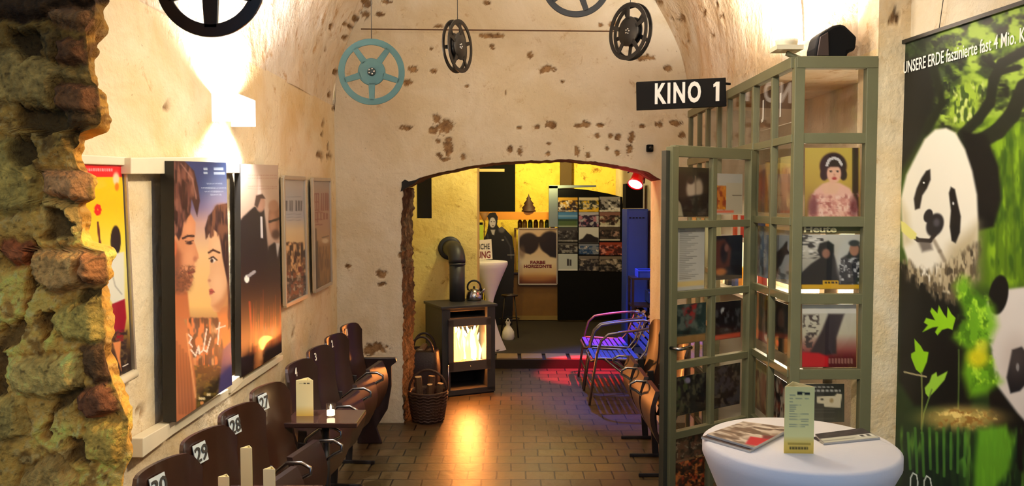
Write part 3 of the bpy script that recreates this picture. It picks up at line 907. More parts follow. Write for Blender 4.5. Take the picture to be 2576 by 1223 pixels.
def p_couple(p):
    p.vgrad([(400, (22, 52, 104)), (470, (24, 58, 112)), (520, (96, 90, 128)), (560, (176, 140, 132)), (640, (222, 182, 128)), (770, (228, 188, 116)), (815, (150, 116, 76)), (860, (70, 76, 76)), (920, (20, 28, 36)), (960, (74, 66, 32)), (1060, (60, 50, 26))])
    p.ell(560, 500, 40, 60, (210, 190, 200), 0.9, 0, 0.45)
    p.speck((470, 800, 575, 930), [(190, 150, 110), (24, 40, 66), (210, 120, 70), (16, 22, 30)], 8, 26, 33, 0.46, 0.58)
    p.speck((480, 920, 585, 1040), [(110, 92, 36), (40, 34, 18)], 10, 8, 37, 0.48, 0.6)
    # man: neck, jacket, face, hair
    p.poly([(430, 720), (472, 735), (478, 800), (440, 810), (430, 780)], (178, 100, 58), 3)
    p.poly([(436, 790), (462, 800), (480, 850), (493, 960), (494, 1040), (436, 1080), (430, 900)], (172, 100, 62), 3)
    for k in range(5): p.line([(444 + 8 * k, 860 + 10 * k), (452 + 8 * k, 1040)], 4, (112, 56, 36), 3, 0.6)
    p.line([(470, 840), (492, 1000)], 3, (226, 170, 120), 2, 0.7)
    p.poly([(428, 560), (470, 520), (492, 560), (491, 590), (488, 606), (499, 640), (500, 650), (490, 656), (489, 668), (492, 676), (485, 692), (486, 704), (476, 728), (458, 740), (432, 724)], (196, 130, 90), 2)
    p.ell(478, 655, 14, 30, (216, 152, 110), 0.9, 0, 0.8); p.ell(474, 576, 14, 20, (214, 150, 108), 0.9, 0, 0.7)
    p.poly([(432, 600), (456, 640), (454, 690), (466, 738), (432, 740)], (120, 66, 42), 10, 0.85)
    p.speck([(440, 676), (470, 668), (490, 672), (484, 704), (474, 730), (444, 738)], [(84, 50, 36), (120, 76, 54)], 5, 5, 811, 0.4, 0.6, 6)
    p.ell(491, 652, 5, 7, (150, 84, 60), 0.6, 0, 0.6)
    p.ell(466, 712, 16, 20, (110, 62, 40), 0.8, 0, 0.6)
    p.line([(460, 600), (472, 594), (487, 594)], 4, (44, 24, 20), 2); p.ell(476, 612, 8, 3.5, (60, 34, 30), 0.5); p.ell(479, 612, 2.5, 3, (24, 14, 14), 0.4); p.line([(466, 608), (486, 606)], 1.6, (40, 22, 20), 1)
    p.line([(474, 688), (490, 684)], 3, (120, 50, 40), 1)
    p.ell(437, 625, 8, 22, (190, 100, 60), 0.3)
    p.poly([(410, 400), (462, 404), (488, 430), (498, 470), (503, 505), (496, 545), (488, 520), (482, 500), (478, 540), (462, 560), (457, 590), (450, 606), (442, 590), (434, 600), (420, 560)], (44, 24, 26), 2)
    p.speck([(412, 404), (460, 406), (486, 432), (498, 490), (480, 520), (460, 570), (440, 590), (424, 560)], [(92, 56, 50), (22, 12, 14), (120, 78, 66)], 6, 34, 821, 0.46, 0.6, 5)
    p.line([(440, 420), (470, 460), (480, 520)], 2, (96, 54, 48), 2, 0.6); p.line([(455, 412), (484, 450), (494, 500)], 2, (160, 120, 110), 2, 0.6)
    # woman
    p.poly([(545, 780), (572, 770), (586, 900), (586, 980), (552, 990), (566, 900)], (206, 124, 70), 3)
    p.poly([(560, 880), (590, 850), (590, 990), (548, 1000)], (66, 62, 112), 4)
    p.poly([(526, 600), (545, 570), (578, 600), (582, 700), (566, 760), (552, 786), (538, 784), (530, 768), (531, 752), (526, 742), (532, 732), (527, 722), (521, 706), (528, 686), (528, 664), (524, 640)], (214, 166, 124), 2)
    p.ell(548, 720, 16, 30, (232, 188, 146), 0.9, 0, 0.8); p.ell(548, 620, 14, 20, (228, 182, 140), 0.9, 0, 0.7); p.poly([(536, 770), (560, 750), (580, 700), (584, 780), (552, 792)], (170, 112, 74), 8, 0.7)
    p.poly([(518, 602), (515, 575), (524, 545), (545, 518), (585, 508), (590, 800), (574, 830), (574, 720), (560, 650), (552, 590), (534, 574)], (38, 22, 26), 2)
    p.ell(560, 522, 18, 10, (150, 90, 50), 0.6, 0, 0.7)
    p.poly([(527, 654), (534, 648), (544, 655), (536, 662)], (226, 210, 196), 1.5); p.ell(533, 656, 3.6, 5, (40, 24, 20), 0.4); p.line([(526, 651), (536, 646), (546, 655)], 2.4, (36, 22, 20), 1.2)
    p.line([(525, 636), (536, 629), (552, 636)], 3.4, (64, 38, 28), 2)
    p.poly([(526, 728), (533, 726), (540, 734), (534, 740), (527, 742)], (170, 78, 70), 2); p.line([(527, 734), (540, 735)], 1.2, (110, 44, 44), 1)
    p.ell(527, 706, 3.5, 4, (168, 106, 78), 0.6, 0, 0.7)
    p.speck([(518, 600), (524, 548), (545, 518), (585, 510), (586, 790), (576, 800), (572, 700), (552, 590)], [(74, 46, 42), (20, 12, 14), (110, 70, 50)], 5, 36, 831, 0.48, 0.62, 4)
    # lettering at the top and the hand-written title
    for x0, x1, y in ((512, 522, 425), (538, 562, 425), (512, 522, 435), (538, 566, 436)): p.rect(x0, y - 3, x1, y + 3, (190, 206, 226), 1, 0.8)
    for y, x0, x1 in ((462, 520, 562), (473, 506, 570), (482, 515, 566), (490, 530, 560)):
        for k in range(int((x1 - x0) / 4)): p.rect(x0 + 4 * k, y - 1.5, x0 + 4 * k + 2.6, y + 1.5, (190, 204, 224), 0.8, 0.7)
    wht = (230, 226, 220)
    p.line([(474, 842), (482, 850), (476, 862), (484, 872)], 3, wht, 1)
    p.line([(480, 880), (492, 895), (500, 870), (502, 890), (512, 880)], 3, wht, 1)
    p.line([(520, 828), (512, 880), (520, 886), (530, 850)], 3, wht, 1)
    p.line([(552, 812), (548, 866)], 3, wht, 1); p.line([(544, 828), (566, 820)], 3, wht, 1)
    p.rect(500, 1000, 516, 1006, (230, 210, 160)); p.rect(520, 990, 530, 996, (230, 210, 160)); p.rect(504, 1010, 512, 1018, (220, 150, 90))


def p_men(p):
    p.vgrad([(415, (206, 180, 158)), (520, (196, 168, 146)), (600, (184, 152, 130)), (700, (110, 84, 74)), (780, (50, 40, 40)), (850, (40, 26, 22)), (960, (16, 12, 14))])
    p.poly([(648, 500), (650, 440), (654, 440), (658, 500), (666, 640), (644, 640)], (226, 206, 190), 2)
    for y in (440, 448, 468, 474):
        for k in range(16): p.rect(624 + k * 4.6, y, 627 + k * 4.6, y + 2, (170, 120, 100), 0.8, 0.6)
    p.poly([(600, 560), (612, 545), (628, 530), (640, 520), (664, 524), (668, 560), (676, 650), (690, 700), (684, 800), (672, 920), (604, 960), (600, 700)], (14, 16, 22), 3)
    p.ell(655, 512, 12, 22, (176, 132, 108), 0.2); p.poly([(640, 516), (644, 492), (660, 488), (668, 500), (656, 500), (648, 524)], (70, 54, 48), 2)
    p.poly([(655, 545), (660, 545), (662, 600), (656, 598)], (230, 220, 214), 1.5)
    p.poly([(672, 640), (676, 620), (690, 610), (706, 622), (712, 800), (690, 860), (672, 760)], (20, 22, 26), 3)
    p.ell(690, 552, 15, 46, (150, 104, 80), 0.12); p.ell(686, 560, 8, 26, (178, 130, 102), 0.6); p.ell(694, 590, 10, 12, (74, 52, 44), 0.5)
    p.line([(678, 558), (704, 550)], 5, (40, 34, 34), 1.5); p.ell(688, 518, 13, 14, (172, 128, 104), 0.3)
    p.poly([(694, 612), (698, 650), (704, 612)], (206, 196, 190), 2)
    for i in range(26):
        x = 630 + (i * 37 % 80); y = 905 - (i * 13 % 50); hgt = 50 + (i * 29 % 90)
        p.poly([(x - 3, y), (x + 3, y), (x + 1, y - hgt)], [(230, 110, 50), (250, 170, 90), (196, 60, 30)][i % 3], 3, 0.8)
    p.ell(690, 872, 22, 22, (226, 116, 50), 0.8, 0, 0.6); p.ell(694, 850, 8, 26, (236, 150, 84), 0.8, 0, 0.5)
    p.c *= 0.86
    p.line([(628, 760), (634, 860)], 3, (170, 60, 30), 3)
    p.poly([(602, 905), (712, 860), (716, 900), (604, 965)], (18, 12, 14), 10)
    p.ell(621, 702, 6, 10, (240, 236, 226), 0.2); p.line([(626, 694), (640, 684)], 7, (150, 146, 150), 2)


def p_city(p):
    p.vgrad([(440, (176, 166, 152)), (500, (160, 160, 162)), (545, (162, 164, 170)), (580, (204, 184, 146)), (620, (206, 176, 128)), (660, (150, 110, 70)), (700, (60, 52, 46)), (740, (66, 78, 92)), (775, (86, 98, 112))])
    for x in (719, 728, 733, 744, 750, 756): p.rect(x, 505, x + 3.5, 531, (64, 66, 72), 1)
    for y in (494, 538, 546, 553): p.rect(720, y, 758, y + 2, (120, 122, 130), 1, 0.6)
    p.speck((700, 610, 775, 700), [(90, 56, 34), (206, 166, 116), (50, 34, 26)], 5, 16, 141, 0.46, 0.56)
    p.speck((700, 685, 775, 760), [(30, 30, 34), (150, 140, 126), (24, 22, 26), (110, 60, 40)], 5, 8, 143, 0.48, 0.56)
    p.ell(755, 678, 5, 8, (90, 30, 24), 0.3)


def p_road(p):
    p.vgrad([(445, (150, 146, 140)), (480, (160, 140, 124)), (560, (166, 134, 112)), (600, (170, 138, 102)), (620, (150, 112, 68)), (690, (124, 92, 54)), (740, (96, 78, 56))])
    mar = (124, 62, 56)
    for i, x in enumerate((789, 795, 800, 807, 812, 818, 823)): p.rect(x, 486, x + 3, 530, mar, 0.8, 0.9)
    for y in (486, 507, 528): p.rect(789, y, 803, y + 3, mar, 0.8, 0.8)
    for i, x in enumerate((790, 797, 806, 814, 821)): p.rect(x, 536, x + 3, 560 if i < 2 else 552, mar, 0.8, 0.9)
    for y in (533, 551, 564): p.rect(789, y, 812, y + 2.5, mar, 0.8, 0.8)
    p.rect(792, 574, 797, 620, (90, 66, 50), 1); p.poly([(790, 610), (800, 606), (804, 700), (800, 730), (792, 736)], (66, 52, 44), 2)
    p.ell(818, 606, 8, 6, (206, 190, 160), 0.4); p.line([(812, 598), (826, 594)], 2.5, (100, 84, 66), 1)
    p.speck((800, 620, 832, 720), [(150, 112, 66), (104, 74, 44)], 3, 30, 151, 0.48, 0.6)


def qX(pts, X): return [onX(a, b, X) for a, b in pts]


def wall_poster(label, pts, X, fn, th, gloss=True, cat='poster'):
    q = qX(pts, X)
    t = thing('poster', label, cat, tuple(q[3]), 0, 'film posters on the left wall')
    printed('poster_sheet', q[0], q[1], q[2], q[3], fn, 2.6, th, M['print_gloss'] if gloss else M['print'], t, back=(-1, 0, 0), gain=1.0)
    return t, q


t, q = wall_poster('tall yellow film poster with red header strip beside the stone pier', [(178, 410), (306, 414), (331, 932), (196, 1002)], XW + 0.022, p_yellow, 0.006)
t.name = 'banner_poster'
MB().beam(q[0] + Vector((0.004, -0.01, 0.012)), q[1] + Vector((0.004, 0.02, 0.012)), 0.03, 0.016, (1, 0, 0)).build('top_rail', M['white_board'], t, w=True, bevel=0.004)
MB().tube([q[3] + Vector((0.004, -.01, -.014)), q[2] + Vector((0.004, .012, -.014))], 0.017, 12).build('roller_tube', M['white_board'], t, w=True)
MB().beam(q[1] + Vector((0.002, 0.012, 0.01)), q[2] + Vector((0.002, 0.012, 0)), 0.012, 0.016, (1, 0, 0)).build('side_rail', M['silver'], t, w=True)
wall_poster('tall film poster of a man and a woman face to face', [(437, 405), (569, 409), (584, 968), (444, 1062)], XW + 0.092, p_couple, 0.052)
wall_poster('tall film poster of two men in dark coats over flames', [(605, 412), (700, 416), (709, 886), (607, 950)], XW + 0.062, p_men, 0.03)


def framed(label, pts, X, fn):
    t, q = wall_poster(label, pts, X, fn, 0.008)
    t.name = 'framed_poster'
    c = sum(q, Vector()) / 4
    g = [c + (p - c) * 1.0 for p in q]
    for nm, a, b in (('frame_top', 0, 1), ('frame_side', 1, 2), ('frame_bottom', 2, 3), ('frame_side', 3, 0)):
        MB().beam(g[a], g[b], 0.024, 0.022, (1, 0, 0)).build(nm, M['silver'], t, w=True, bevel=0.003)


framed('narrow silver framed poster of a grey crowd scene', [(711, 446), (765, 449), (771, 744), (717, 770)], XW + 0.03, p_city)
framed('narrow silver framed poster with maroon lettering, nearest the end wall', [(785, 451), (829, 452), (833, 712), (791, 734)], XW + 0.03, p_road)

# lamp box on the left wall: white plaster shield, open top and bottom, bulb inside
M['frosted'] = emit('frosted_lit_shade', (255, 250, 248), 1.3)
t = thing('wall_lamp', 'white plaster wall lamp glowing on the upper left wall', 'lamp', (XW, 3.82, 2.19))
mb = MB()
mb.box((0.115, 0, 0), (0.012, 0.26, 0.13)); mb.box((0.06, -0.125, 0), (0.12, 0.012, 0.13)); mb.box((0.06, 0.125, 0), (0.12, 0.012, 0.13))
mb.build('lamp_shield', M['frosted'], t, bevel=0.003)
MB().box((0.012, 0, 0), (0.02, 0.12, 0.08)).build('mounting_plate', M['white'], t)
MB().lathe([(0.001, -0.05), (0.02, -0.04), (0.026, 0), (0.02, 0.04), (0.001, 0.05)], 16, (0.06, 0, 0)).build('bulb', M['glow_white'], t)

# ================================================================== REELS hanging in the vault
def reel(label, c, R, yaw, m, hub, spokes, twin, roll=0.0, rimw=0.13, spw=0.13, wire=0.5, pitch=0.0, hubr=0.42, hubm=None, twist=0.0):
    t = thing('film_reel', label, 'film reel', c, 0, 'film reels hanging from the vault')
    Rm = Euler((pitch, 0, yaw)).to_matrix()

    def tp(r, a, y): return Rm @ Vector((r * math.cos(a), y, r * math.sin(a)))

    def plate(mb, y, th, rollx):
        n = 64
        ring = []
        for rr_, yy_ in ((R, y - th / 2), (R, y + th / 2), (R * (1 - rimw), y + th / 2), (R * (1 - rimw), y - th / 2)):
            ring.append([tp(rr_, 2 * PI * i / n, yy_) for i in range(n)])
        vs = [p for r in ring for p in r]
        mb.add(vs, [(k * n + i, k * n + (i + 1) % n, ((k + 1) % 4) * n + (i + 1) % n, ((k + 1) % 4) * n + i) for k in range(4) for i in range(n)])
        for k in range(spokes):
            a = rollx + 2 * PI * k / spokes
            w0, w1 = R * spw * 1.25 / 2, R * spw / 2
            r0, r1 = R * hubr * 0.8, R * (1 - rimw * 0.7)
            pts = []
            for s_, (rad, wv) in ((1, (r0, w0)), (1, (r1, w1)), (-1, (r1, w1)), (-1, (r0, w0))):
                pts.append(Rm @ Vector((rad * math.cos(a) - s_ * wv * math.sin(a), y - th / 2, rad * math.sin(a) + s_ * wv * math.cos(a))))
            mb.prism(pts, Rm @ Vector((0, th, 0)))
        mb.lathe([(0.001, -th / 2), (R * hubr * 0.95, -th / 2), (R * hubr, 0), (R * hubr * 0.95, th / 2), (0.001, th / 2)], 40, Rm @ Vector((0, y, 0)), Rm @ Vector((0, 1, 0)))
        return mb
    if twin:
        plate(MB(), -twin / 2, 0.006, roll).build('flange', m, t)
        plate(MB(), twin / 2, 0.006, roll + twist).build('flange', m, t)
        MB().lathe([(R * hubr * 0.8, -twin / 2), (R * hubr * 0.8, twin / 2)], 32, (0, 0, 0), Rm @ Vector((0, 1, 0))).build('core', m, t)
    else:
        plate(MB(), 0, 0.012, roll).build('reel_wheel', m, t, bevel=0.002)
    if hub:
        MB().lathe([(0.001, -0.02), (R * 0.10, -0.02), (R * 0.13, -0.006), (R * 0.15, 0.0), (R * 0.13, 0.02), (0.001, 0.02)], 20, (0, 0, 0), Rm @ Vector((0, 1, 0))).build('hub', hubm or m, t)
        mb = MB()
        for k in range(5):
            a = 2 * PI * k / 5
            mb.lathe([(0.001, -0.026), (0.005, -0.026), (0.005, -0.01), (0.001, -0.01)], 8, Rm @ Vector((R * 0.08 * math.cos(a), 0, R * 0.08 * math.sin(a))), Rm @ Vector((0, 1, 0)))
        mb.build('hub_screw', M['steel'], t)
    MB().tube([(0, 0, R - 0.004), (0, 0, R + wire)], 0.0022, 6).build('hanging_wire', M['ink'], t)
    return t


c = onY(529, -46, 2.5); reel('large black film reel hanging nearest at the top left', c, 0.170, 0.0, M['blacks'], True, 5, 0, roll=-PI / 2, rimw=0.235, spw=0.24, wire=1.0, hubr=0.30)
c = onY(935, 181, 4.8); reel('teal green five spoked film reel', c, 0.1965, 0.10, M['teal'], True, 5, 0, roll=-PI / 2, wire=0.5, hubr=0.42, hubm=M['teal_dark'], rimw=0.19, spw=0.16)
c = onY(1151, 117, 4.6); reel('smaller black twin flange film reel seen nearly edge on, left of centre', c, 0.150, 1.16, M['blacks'], True, 5, 0.035, roll=PI / 2, wire=0.6, twist=0.5, rimw=0.15, spw=0.13, hubr=0.52)
c = onY(1585.5, 80, 4.6); reel('black twin flange film reel above the KINO 1 sign', c, 0.161, -0.98, M['blacks'], True, 5, 0.035, roll=PI / 2, wire=0.6, twist=0.45, rimw=0.15, spw=0.13, hubr=0.52)
c = onY(1450, -46, 4.7); reel('charcoal film reel cut off at the top centre', c, 0.205, -0.05, M['grey_reel'], True, 5, 0, roll=-PI / 2 + 0.34, rimw=0.17, spw=0.15, wire=0.3, hubr=0.32)
t = MB().tube([onY(908, 73, 6.1), onY(1552, 79, 6.1)], 0.005, 8).build('tie_rod', mat('rusty_wire', (96, 62, 36), 0.7))
tag(t, 'thin rusty tie rod spanning the vault before the end wall', 'rod')

# ================================================================== KINO 1 sign
Ys = 4.62
q = [onY(1602, 206, Ys), onY(1826, 195, Ys), onY(1828, 267, Ys), onY(1603, 277, Ys)]
t = thing('hanging_sign', 'black sign with white lettering KINO 1 beside the glazed partition', 'sign', tuple(q[3]))
MB().prism(q, (0, 0.03, 0)).build('sign_board', M['blackm'], t, w=True, bevel=0.002)
u = (q[2] - q[3]).normalized()
sc = Ys / FPX
o0 = onY(1647, 263, Ys - 0.002)
text('lettering', 'KINO', o0, u, (0, 0, 1), 115 * sc, 53 * sc, M['letters'], t, 0.003, 0.035, space=1.22)
o0 = onY(1794, 255, Ys - 0.002)
mb = MB(); V1 = Vector((0, 0, 1))
mb.prism([o0 + u * (a * sc) + V1 * (b * sc) for a, b in ((6, 0), (15, 0), (15, 48), (7, 48), (0, 42), (0, 35), (6, 37))], (0, -0.003, 0))
mb.build('lettering', M['letters'], t, w=True)
MB().beam(q[1] + Vector((-0.03, 0.015, -0.03)), Vector((1.27, Ys + 0.05, q[1].z - 0.03)), 0.012, 0.012, (0, 0, 1)).build('bracket', M['blackm'], t, w=True)

# ================================================================== GLAZED PARTITION
XP, YF = 1.27, 3.6
LV = [0.03, 0.27, 0.62, 0.97, 1.315, 1.665, 2.04, 2.385]
XR = 1.632
t = thing('glazed_partition', 'tall grey-green steel framed glass partition with film pictures', 'partition', (XP, YF, 0))
fr = MB()
ysd = [3.615, 3.87, 4.165]                     # lower glazed part next to the corner
for z in LV[:-1]: fr.beam((XP, 3.6, z), (XP, 4.18, z), 0.036, 0.026, (1, 0, 0))
fr.beam((XP, 3.60, LV[-1] - 0.006), (XP, 5.70, LV[-1] - 0.006), 0.05, 0.040, (1, 0, 0))
fr.beam((XP, 4.16, LV[-2]), (XP, 5.70, LV[-2]), 0.045, 0.038, (1, 0, 0))
fr.beam((XP, 3.87, 0), (XP, 3.87, 2.38), 0.024, 0.032, (1, 0, 0))
fr.beam((XP, 4.175, 0), (XP, 4.175, 2.38), 0.034, 0.034, (1, 0, 0))
for y in (4.42, 4.67, 4.90, 5.18, 5.41, 5.68): fr.beam((XP, y, LV[-2]), (XP, y, 2.38), 0.028, 0.03, (1, 0, 0))
for y in (4.90, 5.18, 5.41, 5.68): fr.beam((XP, y, 0), (XP, y, LV[-2]), 0.03, 0.03, (1, 0, 0))
for z in LV[:-2]: fr.beam((XP, 4.90, z), (XP, 5.69, z), 0.03, 0.024, (1, 0, 0))
fr.build('side_frame', M['frame'], t, w=True, bevel=0.002)
fr = MB()
fr.beam((XP + 0.016, YF, 0), (XP + 0.016, YF, LV[-1] + 0.01), 0.045, 0.04, (0, 1, 0))
fr.beam((XR - 0.022, YF, 0), (XR - 0.022, YF, LV[-1] + 0.01), 0.05, 0.04, (0, 1, 0))
fr.beam((XP, YF, LV[-1] - 0.008), (XR, YF, LV[-1] - 0.008), 0.052, 0.046, (0, 1, 0))
for z in LV[:-1]: fr.beam((XP + 0.003, YF, z), (XR - 0.003, YF, z), 0.046, 0.034, (0, 1, 0))
fr.build('front_frame', M['frame'], t, w=True, bevel=0.002)
MB().box(((XP + XR) / 2, YF, 1.2), (XR - XP - 0.06, 0.004, 2.3)).build('glass_pane', M['glass'], t, w=True)
MB().box((XP, 3.885, 1.2), (0.004, 0.53, 2.3)).build('glass_pane', M['glass'], t, w=True)
MB().box((XP, 4.93, 2.21), (0.004, 1.5, 0.34)).build('glass_pane', M['glass'], t, w=True)
MB().box((XP, 5.29, 1.02), (0.004, 0.76, 2.0)).build('glass_pane', M['glass'], t, w=True)
mb = MB()
for z in (0.3, 1.1, 1.72): mb.tube([(XP - 0.022, 4.175, z), (XP - 0.022, 4.175, z + 0.13)], 0.011, 10)
mb.build('hinge', M['frame_dark'], t, w=True)

# open glass door leaf
A, B = Vector((0.772, 3.84, 0)), Vector((1.244, 4.158, 0))
U = (B - A).normalized(); Nn = Vector((U.y, -U.x, 0))     # towards the camera side
Wd = (B - A).length
t = thing('door_1', 'open steel framed glass door leaf covered with film pictures', None, tuple(A), kind='structure')
ZD = [0.03, 0.26, 0.61, 0.955, 1.30, 1.645, 2.0]
fr = MB()
fr.beam(A, A + Vector((0, 0, 2.02)), 0.042, 0.045, Nn); fr.beam(B, B + Vector((0, 0, 2.02)), 0.042, 0.045, Nn)
for z in ZD: fr.beam(A + Vector((0, 0, z)), B + Vector((0, 0, z)), 0.055 if z > 1.9 else 0.036, 0.036, Nn)
mid = A + U * Wd * 0.50
fr.beam(mid, mid + Vector((0, 0, 2.0)), 0.030, 0.03, Nn)
fr.build('door_frame', M['frame'], t, w=True, bevel=0.002)
fr = MB(); e = A - U * 0.034
fr.beam(e + Nn * -0.01, e + Nn * -0.01 + Vector((0, 0, 2.0)), 0.026, 0.03, Nn)
fr.build('closing_edge', M['frame_dark'], t, w=True)
mb = MB(); c = A + U * Wd / 2 + Vector((0, 0, 1.02))
mb.beam(A + U * 0.02 + Vector((0, 0, 1.01)), B - U * 0.02 + Vector((0, 0, 1.01)), 1.96, 0.004, Nn)
mb.build('glass_pane', M['glass'], t, w=True)
mb = MB(); hp = A - U * 0.02 + Vector((0, 0, 1.05))
mb.tube([hp + Nn * 0.02, hp + Nn * 0.07, hp + Nn * 0.07 + U * 0.09], 0.009, 8)
mb.build('door_handle', M['chrome'], t, w=True)


# ---- pictures behind the panes
def collage(box, cols, sx, sy, seed, base):
    def f(p):
        p.c[:] = base
        p.speck((box[0] - 9, box[1] - 9, box[2] + 9, box[3] + 9), cols, sx, sy, seed, 0.46, 0.56)
    return f


def still(label, q, fn, m='print_gloss', step=2.6, th=0.003, back=None, group='film pictures in the glass panes'):
    o = printed('film_picture', q[0], q[1], q[2], q[3], fn, step, th, M[m], None, back)
    c = o.data
    return tag(o, label, 'picture', group)


PF = YF + 0.032


def qf(x0, y0, x1, y1): return [onY(x0, y0, PF), onY(x1, y0, PF), onY(x1, y1, PF), onY(x0, y1, PF)]


def p_portrait(p):
    p.vgrad([(370, (206, 178, 76)), (460, (190, 156, 66)), (546, (140, 108, 56))])
    p.rect(2144, 365, 2160, 550, (60, 36, 20), 2)
    p.poly([(2034, 546), (2036, 505), (2050, 478), (2070, 462), (2090, 458), (2112, 460), (2138, 474), (2154, 505), (2158, 546)], (232, 178, 160), 4)
    p.speck((2040, 490, 2154, 548), [(240, 200, 184), (176, 100, 92), (210, 140, 128)], 8, 8, 201, 0.52, 0.66, 8)
    p.poly([(2062, 470), (2090, 455), (2114, 468), (2104, 488), (2074, 488)], (230, 180, 150), 4)
    p.ell(2096, 418, 34, 34, (50, 18, 26), 0.1); p.ell(2073, 440, 10, 14, (50, 18, 26), 0.2); p.ell(2122, 440, 9, 14, (50, 18, 26), 0.2)
    p.ell(2098, 437, 18, 24, (230, 176, 150), 0.14)
    p.poly([(2078, 424), (2084, 410), (2112, 410), (2118, 424), (2110, 420), (2090, 420)], (50, 18, 26), 3)
    p.line([(2080, 416), (2086, 402), (2098, 397), (2110, 402), (2117, 414)], 6, (214, 206, 206), 1)
    p.ell(2090, 431, 3.5, 2, (30, 16, 16), 0.4); p.ell(2107, 431, 3.5, 2, (30, 16, 16), 0.4)
    p.ell(2099, 449, 6, 3.5, (176, 60, 60), 0.4); p.ell(2099, 440, 2.5, 3.5, (206, 146, 120), 0.6)
    p.ell(2045, 520, 12, 26, (92, 30, 40), 0.6, 0, 0.7); p.ell(2148, 520, 10, 26, (92, 30, 40), 0.6, 0, 0.7)


def p_winter(p):
    p.vgrad([(588, (206, 200, 190)), (640, (186, 180, 166)), (730, (120, 116, 108))])
    p.speck((2010, 590, 2070, 650), [(226, 220, 210), (60, 56, 54)], 20, 5, 211, 0.5, 0.6)
    p.poly([(2010, 728), (2012, 690), (2040, 664), (2064, 648), (2056, 630), (2062, 612), (2084, 606), (2098, 616), (2098, 640), (2104, 660), (2116, 700), (2118, 728)], (30, 26, 26), 3)
    p.ell(2078, 638, 10, 12, (150, 104, 84), 0.3)
    p.ell(2140, 660, 36, 60, (196, 196, 192), 0.2, 0, 0.7)
    p.poly([(2116, 650), (2132, 640), (2150, 606), (2164, 620), (2172, 650), (2174, 728), (2110, 728)], (50, 48, 50), 3)
    p.ell(2149, 628, 12, 16, (170, 120, 96), 0.2); p.ell(2149, 612, 14, 8, (60, 58, 60), 0.3)
    p.speck((2112, 650, 2170, 716), [(190, 190, 190), (30, 30, 34)], 8, 8, 213, 0.5, 0.58)
    p.rect(2005, 716, 2180, 727, (214, 164, 20)); p.rect(2070, 706, 2110, 718, (214, 164, 20))
    for k in range(4): p.rect(2074 + 9 * k, 708, 2080 + 9 * k, 714, (60, 40, 20), 0.6)


def p_tree(p):
    p.vgrad([(765, (206, 200, 184)), (840, (196, 186, 160)), (880, (150, 80, 70)), (900, (96, 20, 24)), (925, (80, 16, 20))])
    p.rect(2010, 760, 2160, 789, (222, 216, 204), 1)
    p.poly([(2084, 790), (2124, 790), (2104, 850), (2104, 890), (2030, 900), (2052, 860), (2068, 830)], (52, 38, 40), 4)
    p.speck((2020, 792, 2060, 880), [(70, 56, 52)], 10, 8, 221, 0.56, 0.62)
    p.poly([(2010, 886), (2060, 888), (2084, 898), (2084, 924), (2010, 924)], (196, 16, 26), 4)
    for k in range(8): p.rect(2084 + 8 * k, 902, 2089 + 8 * k, 915, (190, 150, 130), 1, 0.6)


def p_flyer(p):
    p.vgrad([(965, (48, 44, 36)), (1060, (84, 78, 62))])
    for y, x0, x1 in ((974, 2040, 2100), (983, 2034, 2118)):
        for k in range(int((x1 - x0) / 3.4)): p.rect(x0 + k * 3.4, y - 2, x0 + 2.3 + k * 3.4, y + 2, (220, 214, 200), 0.6, 0.8)
    p.poly([(2055, 998), (2100, 996), (2106, 990), (2118, 992), (2116, 1010), (2114, 1026), (2074, 1024), (2072, 1016), (2055, 1014)], (222, 206, 170), 1.5)
    p.ell(2068, 1005, 4, 3, (90, 80, 60), 0.4); p.ell(2092, 1008, 5, 6, (180, 150, 100), 0.4)
    for y in (1030, 1036, 1052): p.rect(2046, y, 2100, y + 2, (150, 144, 120), 1, 0.4)


still('portrait of a laughing dark haired woman in a pink dress, front panel', qf(2025, 372, 2163, 546), p_portrait)
still('black and white winter scene with two people over a yellow strip', qf(2013, 590, 2174, 728), p_winter)
still('picture of a leaning tree trunk over a red band, front panel', qf(2018, 766, 2154, 924), p_tree)
still('dark grey flyer with a small cream picture behind the table card', qf(2012, 966, 2124, 1062), p_flyer)
s_ = 3.63 / FPX
q_ = qf(2006, 563, 2172, 588); o = printed('film_picture', q_[0], q_[1], q_[2], q_[3], lambda p: p.vgrad([(560, (112, 100, 60)), (590, (96, 86, 52))]), 6, 0.003, M['print'])
tag(o, 'narrow olive strip behind the word Heute', 'picture', 'film pictures in the glass panes')
o = text('lettering_sheet', 'Heute', onY(2022, 585, PF - 0.006), (1, 0, 0), (0, 0, 1), 82 * s_, 17 * s_, M['cream'], None, 0.002, 0.03)
tag(o, 'pale yellow word Heute above the winter picture', 'lettering')

PX = XP + 0.03


def qs(x0, x1, z0, z1):
    a, b = onX(x0, 500, PX).y, onX(x1, 500, PX).y
    return [Vector((PX, a, z1)), Vector((PX, b, z1)), Vector((PX, b, z0)), Vector((PX, a, z0))]


def uvpaint(fn): return fn


def still2(label, q, fn):   # painted in unit coordinates 0..100
    o = printed('film_picture', q[0], q[1], q[2], q[3], fn, 2.2, 0.003, M['print_gloss'], None, None, coords=(100.0, 100.0))
    return tag(o, label, 'picture', 'film pictures in the glass panes')


def p_tan(p):
    p.c[:] = (190, 160, 110); p.rect(0, 0, 100, 24, (206, 190, 120)); p.speck((0, 20, 100, 100), [(150, 100, 70), (214, 180, 140), (120, 76, 56)], 22, 26, 301)
    p.ell(60, 50, 22, 30, (176, 128, 96), 0.4)


def p_darkman(p):
    p.c[:] = (150, 130, 96); p.poly([(0, 20), (60, 10), (80, 60), (60, 100), (0, 100)], (34, 30, 30), 6); p.speck((0, 60, 100, 100), [(90, 60, 50)], 16, 12, 303)


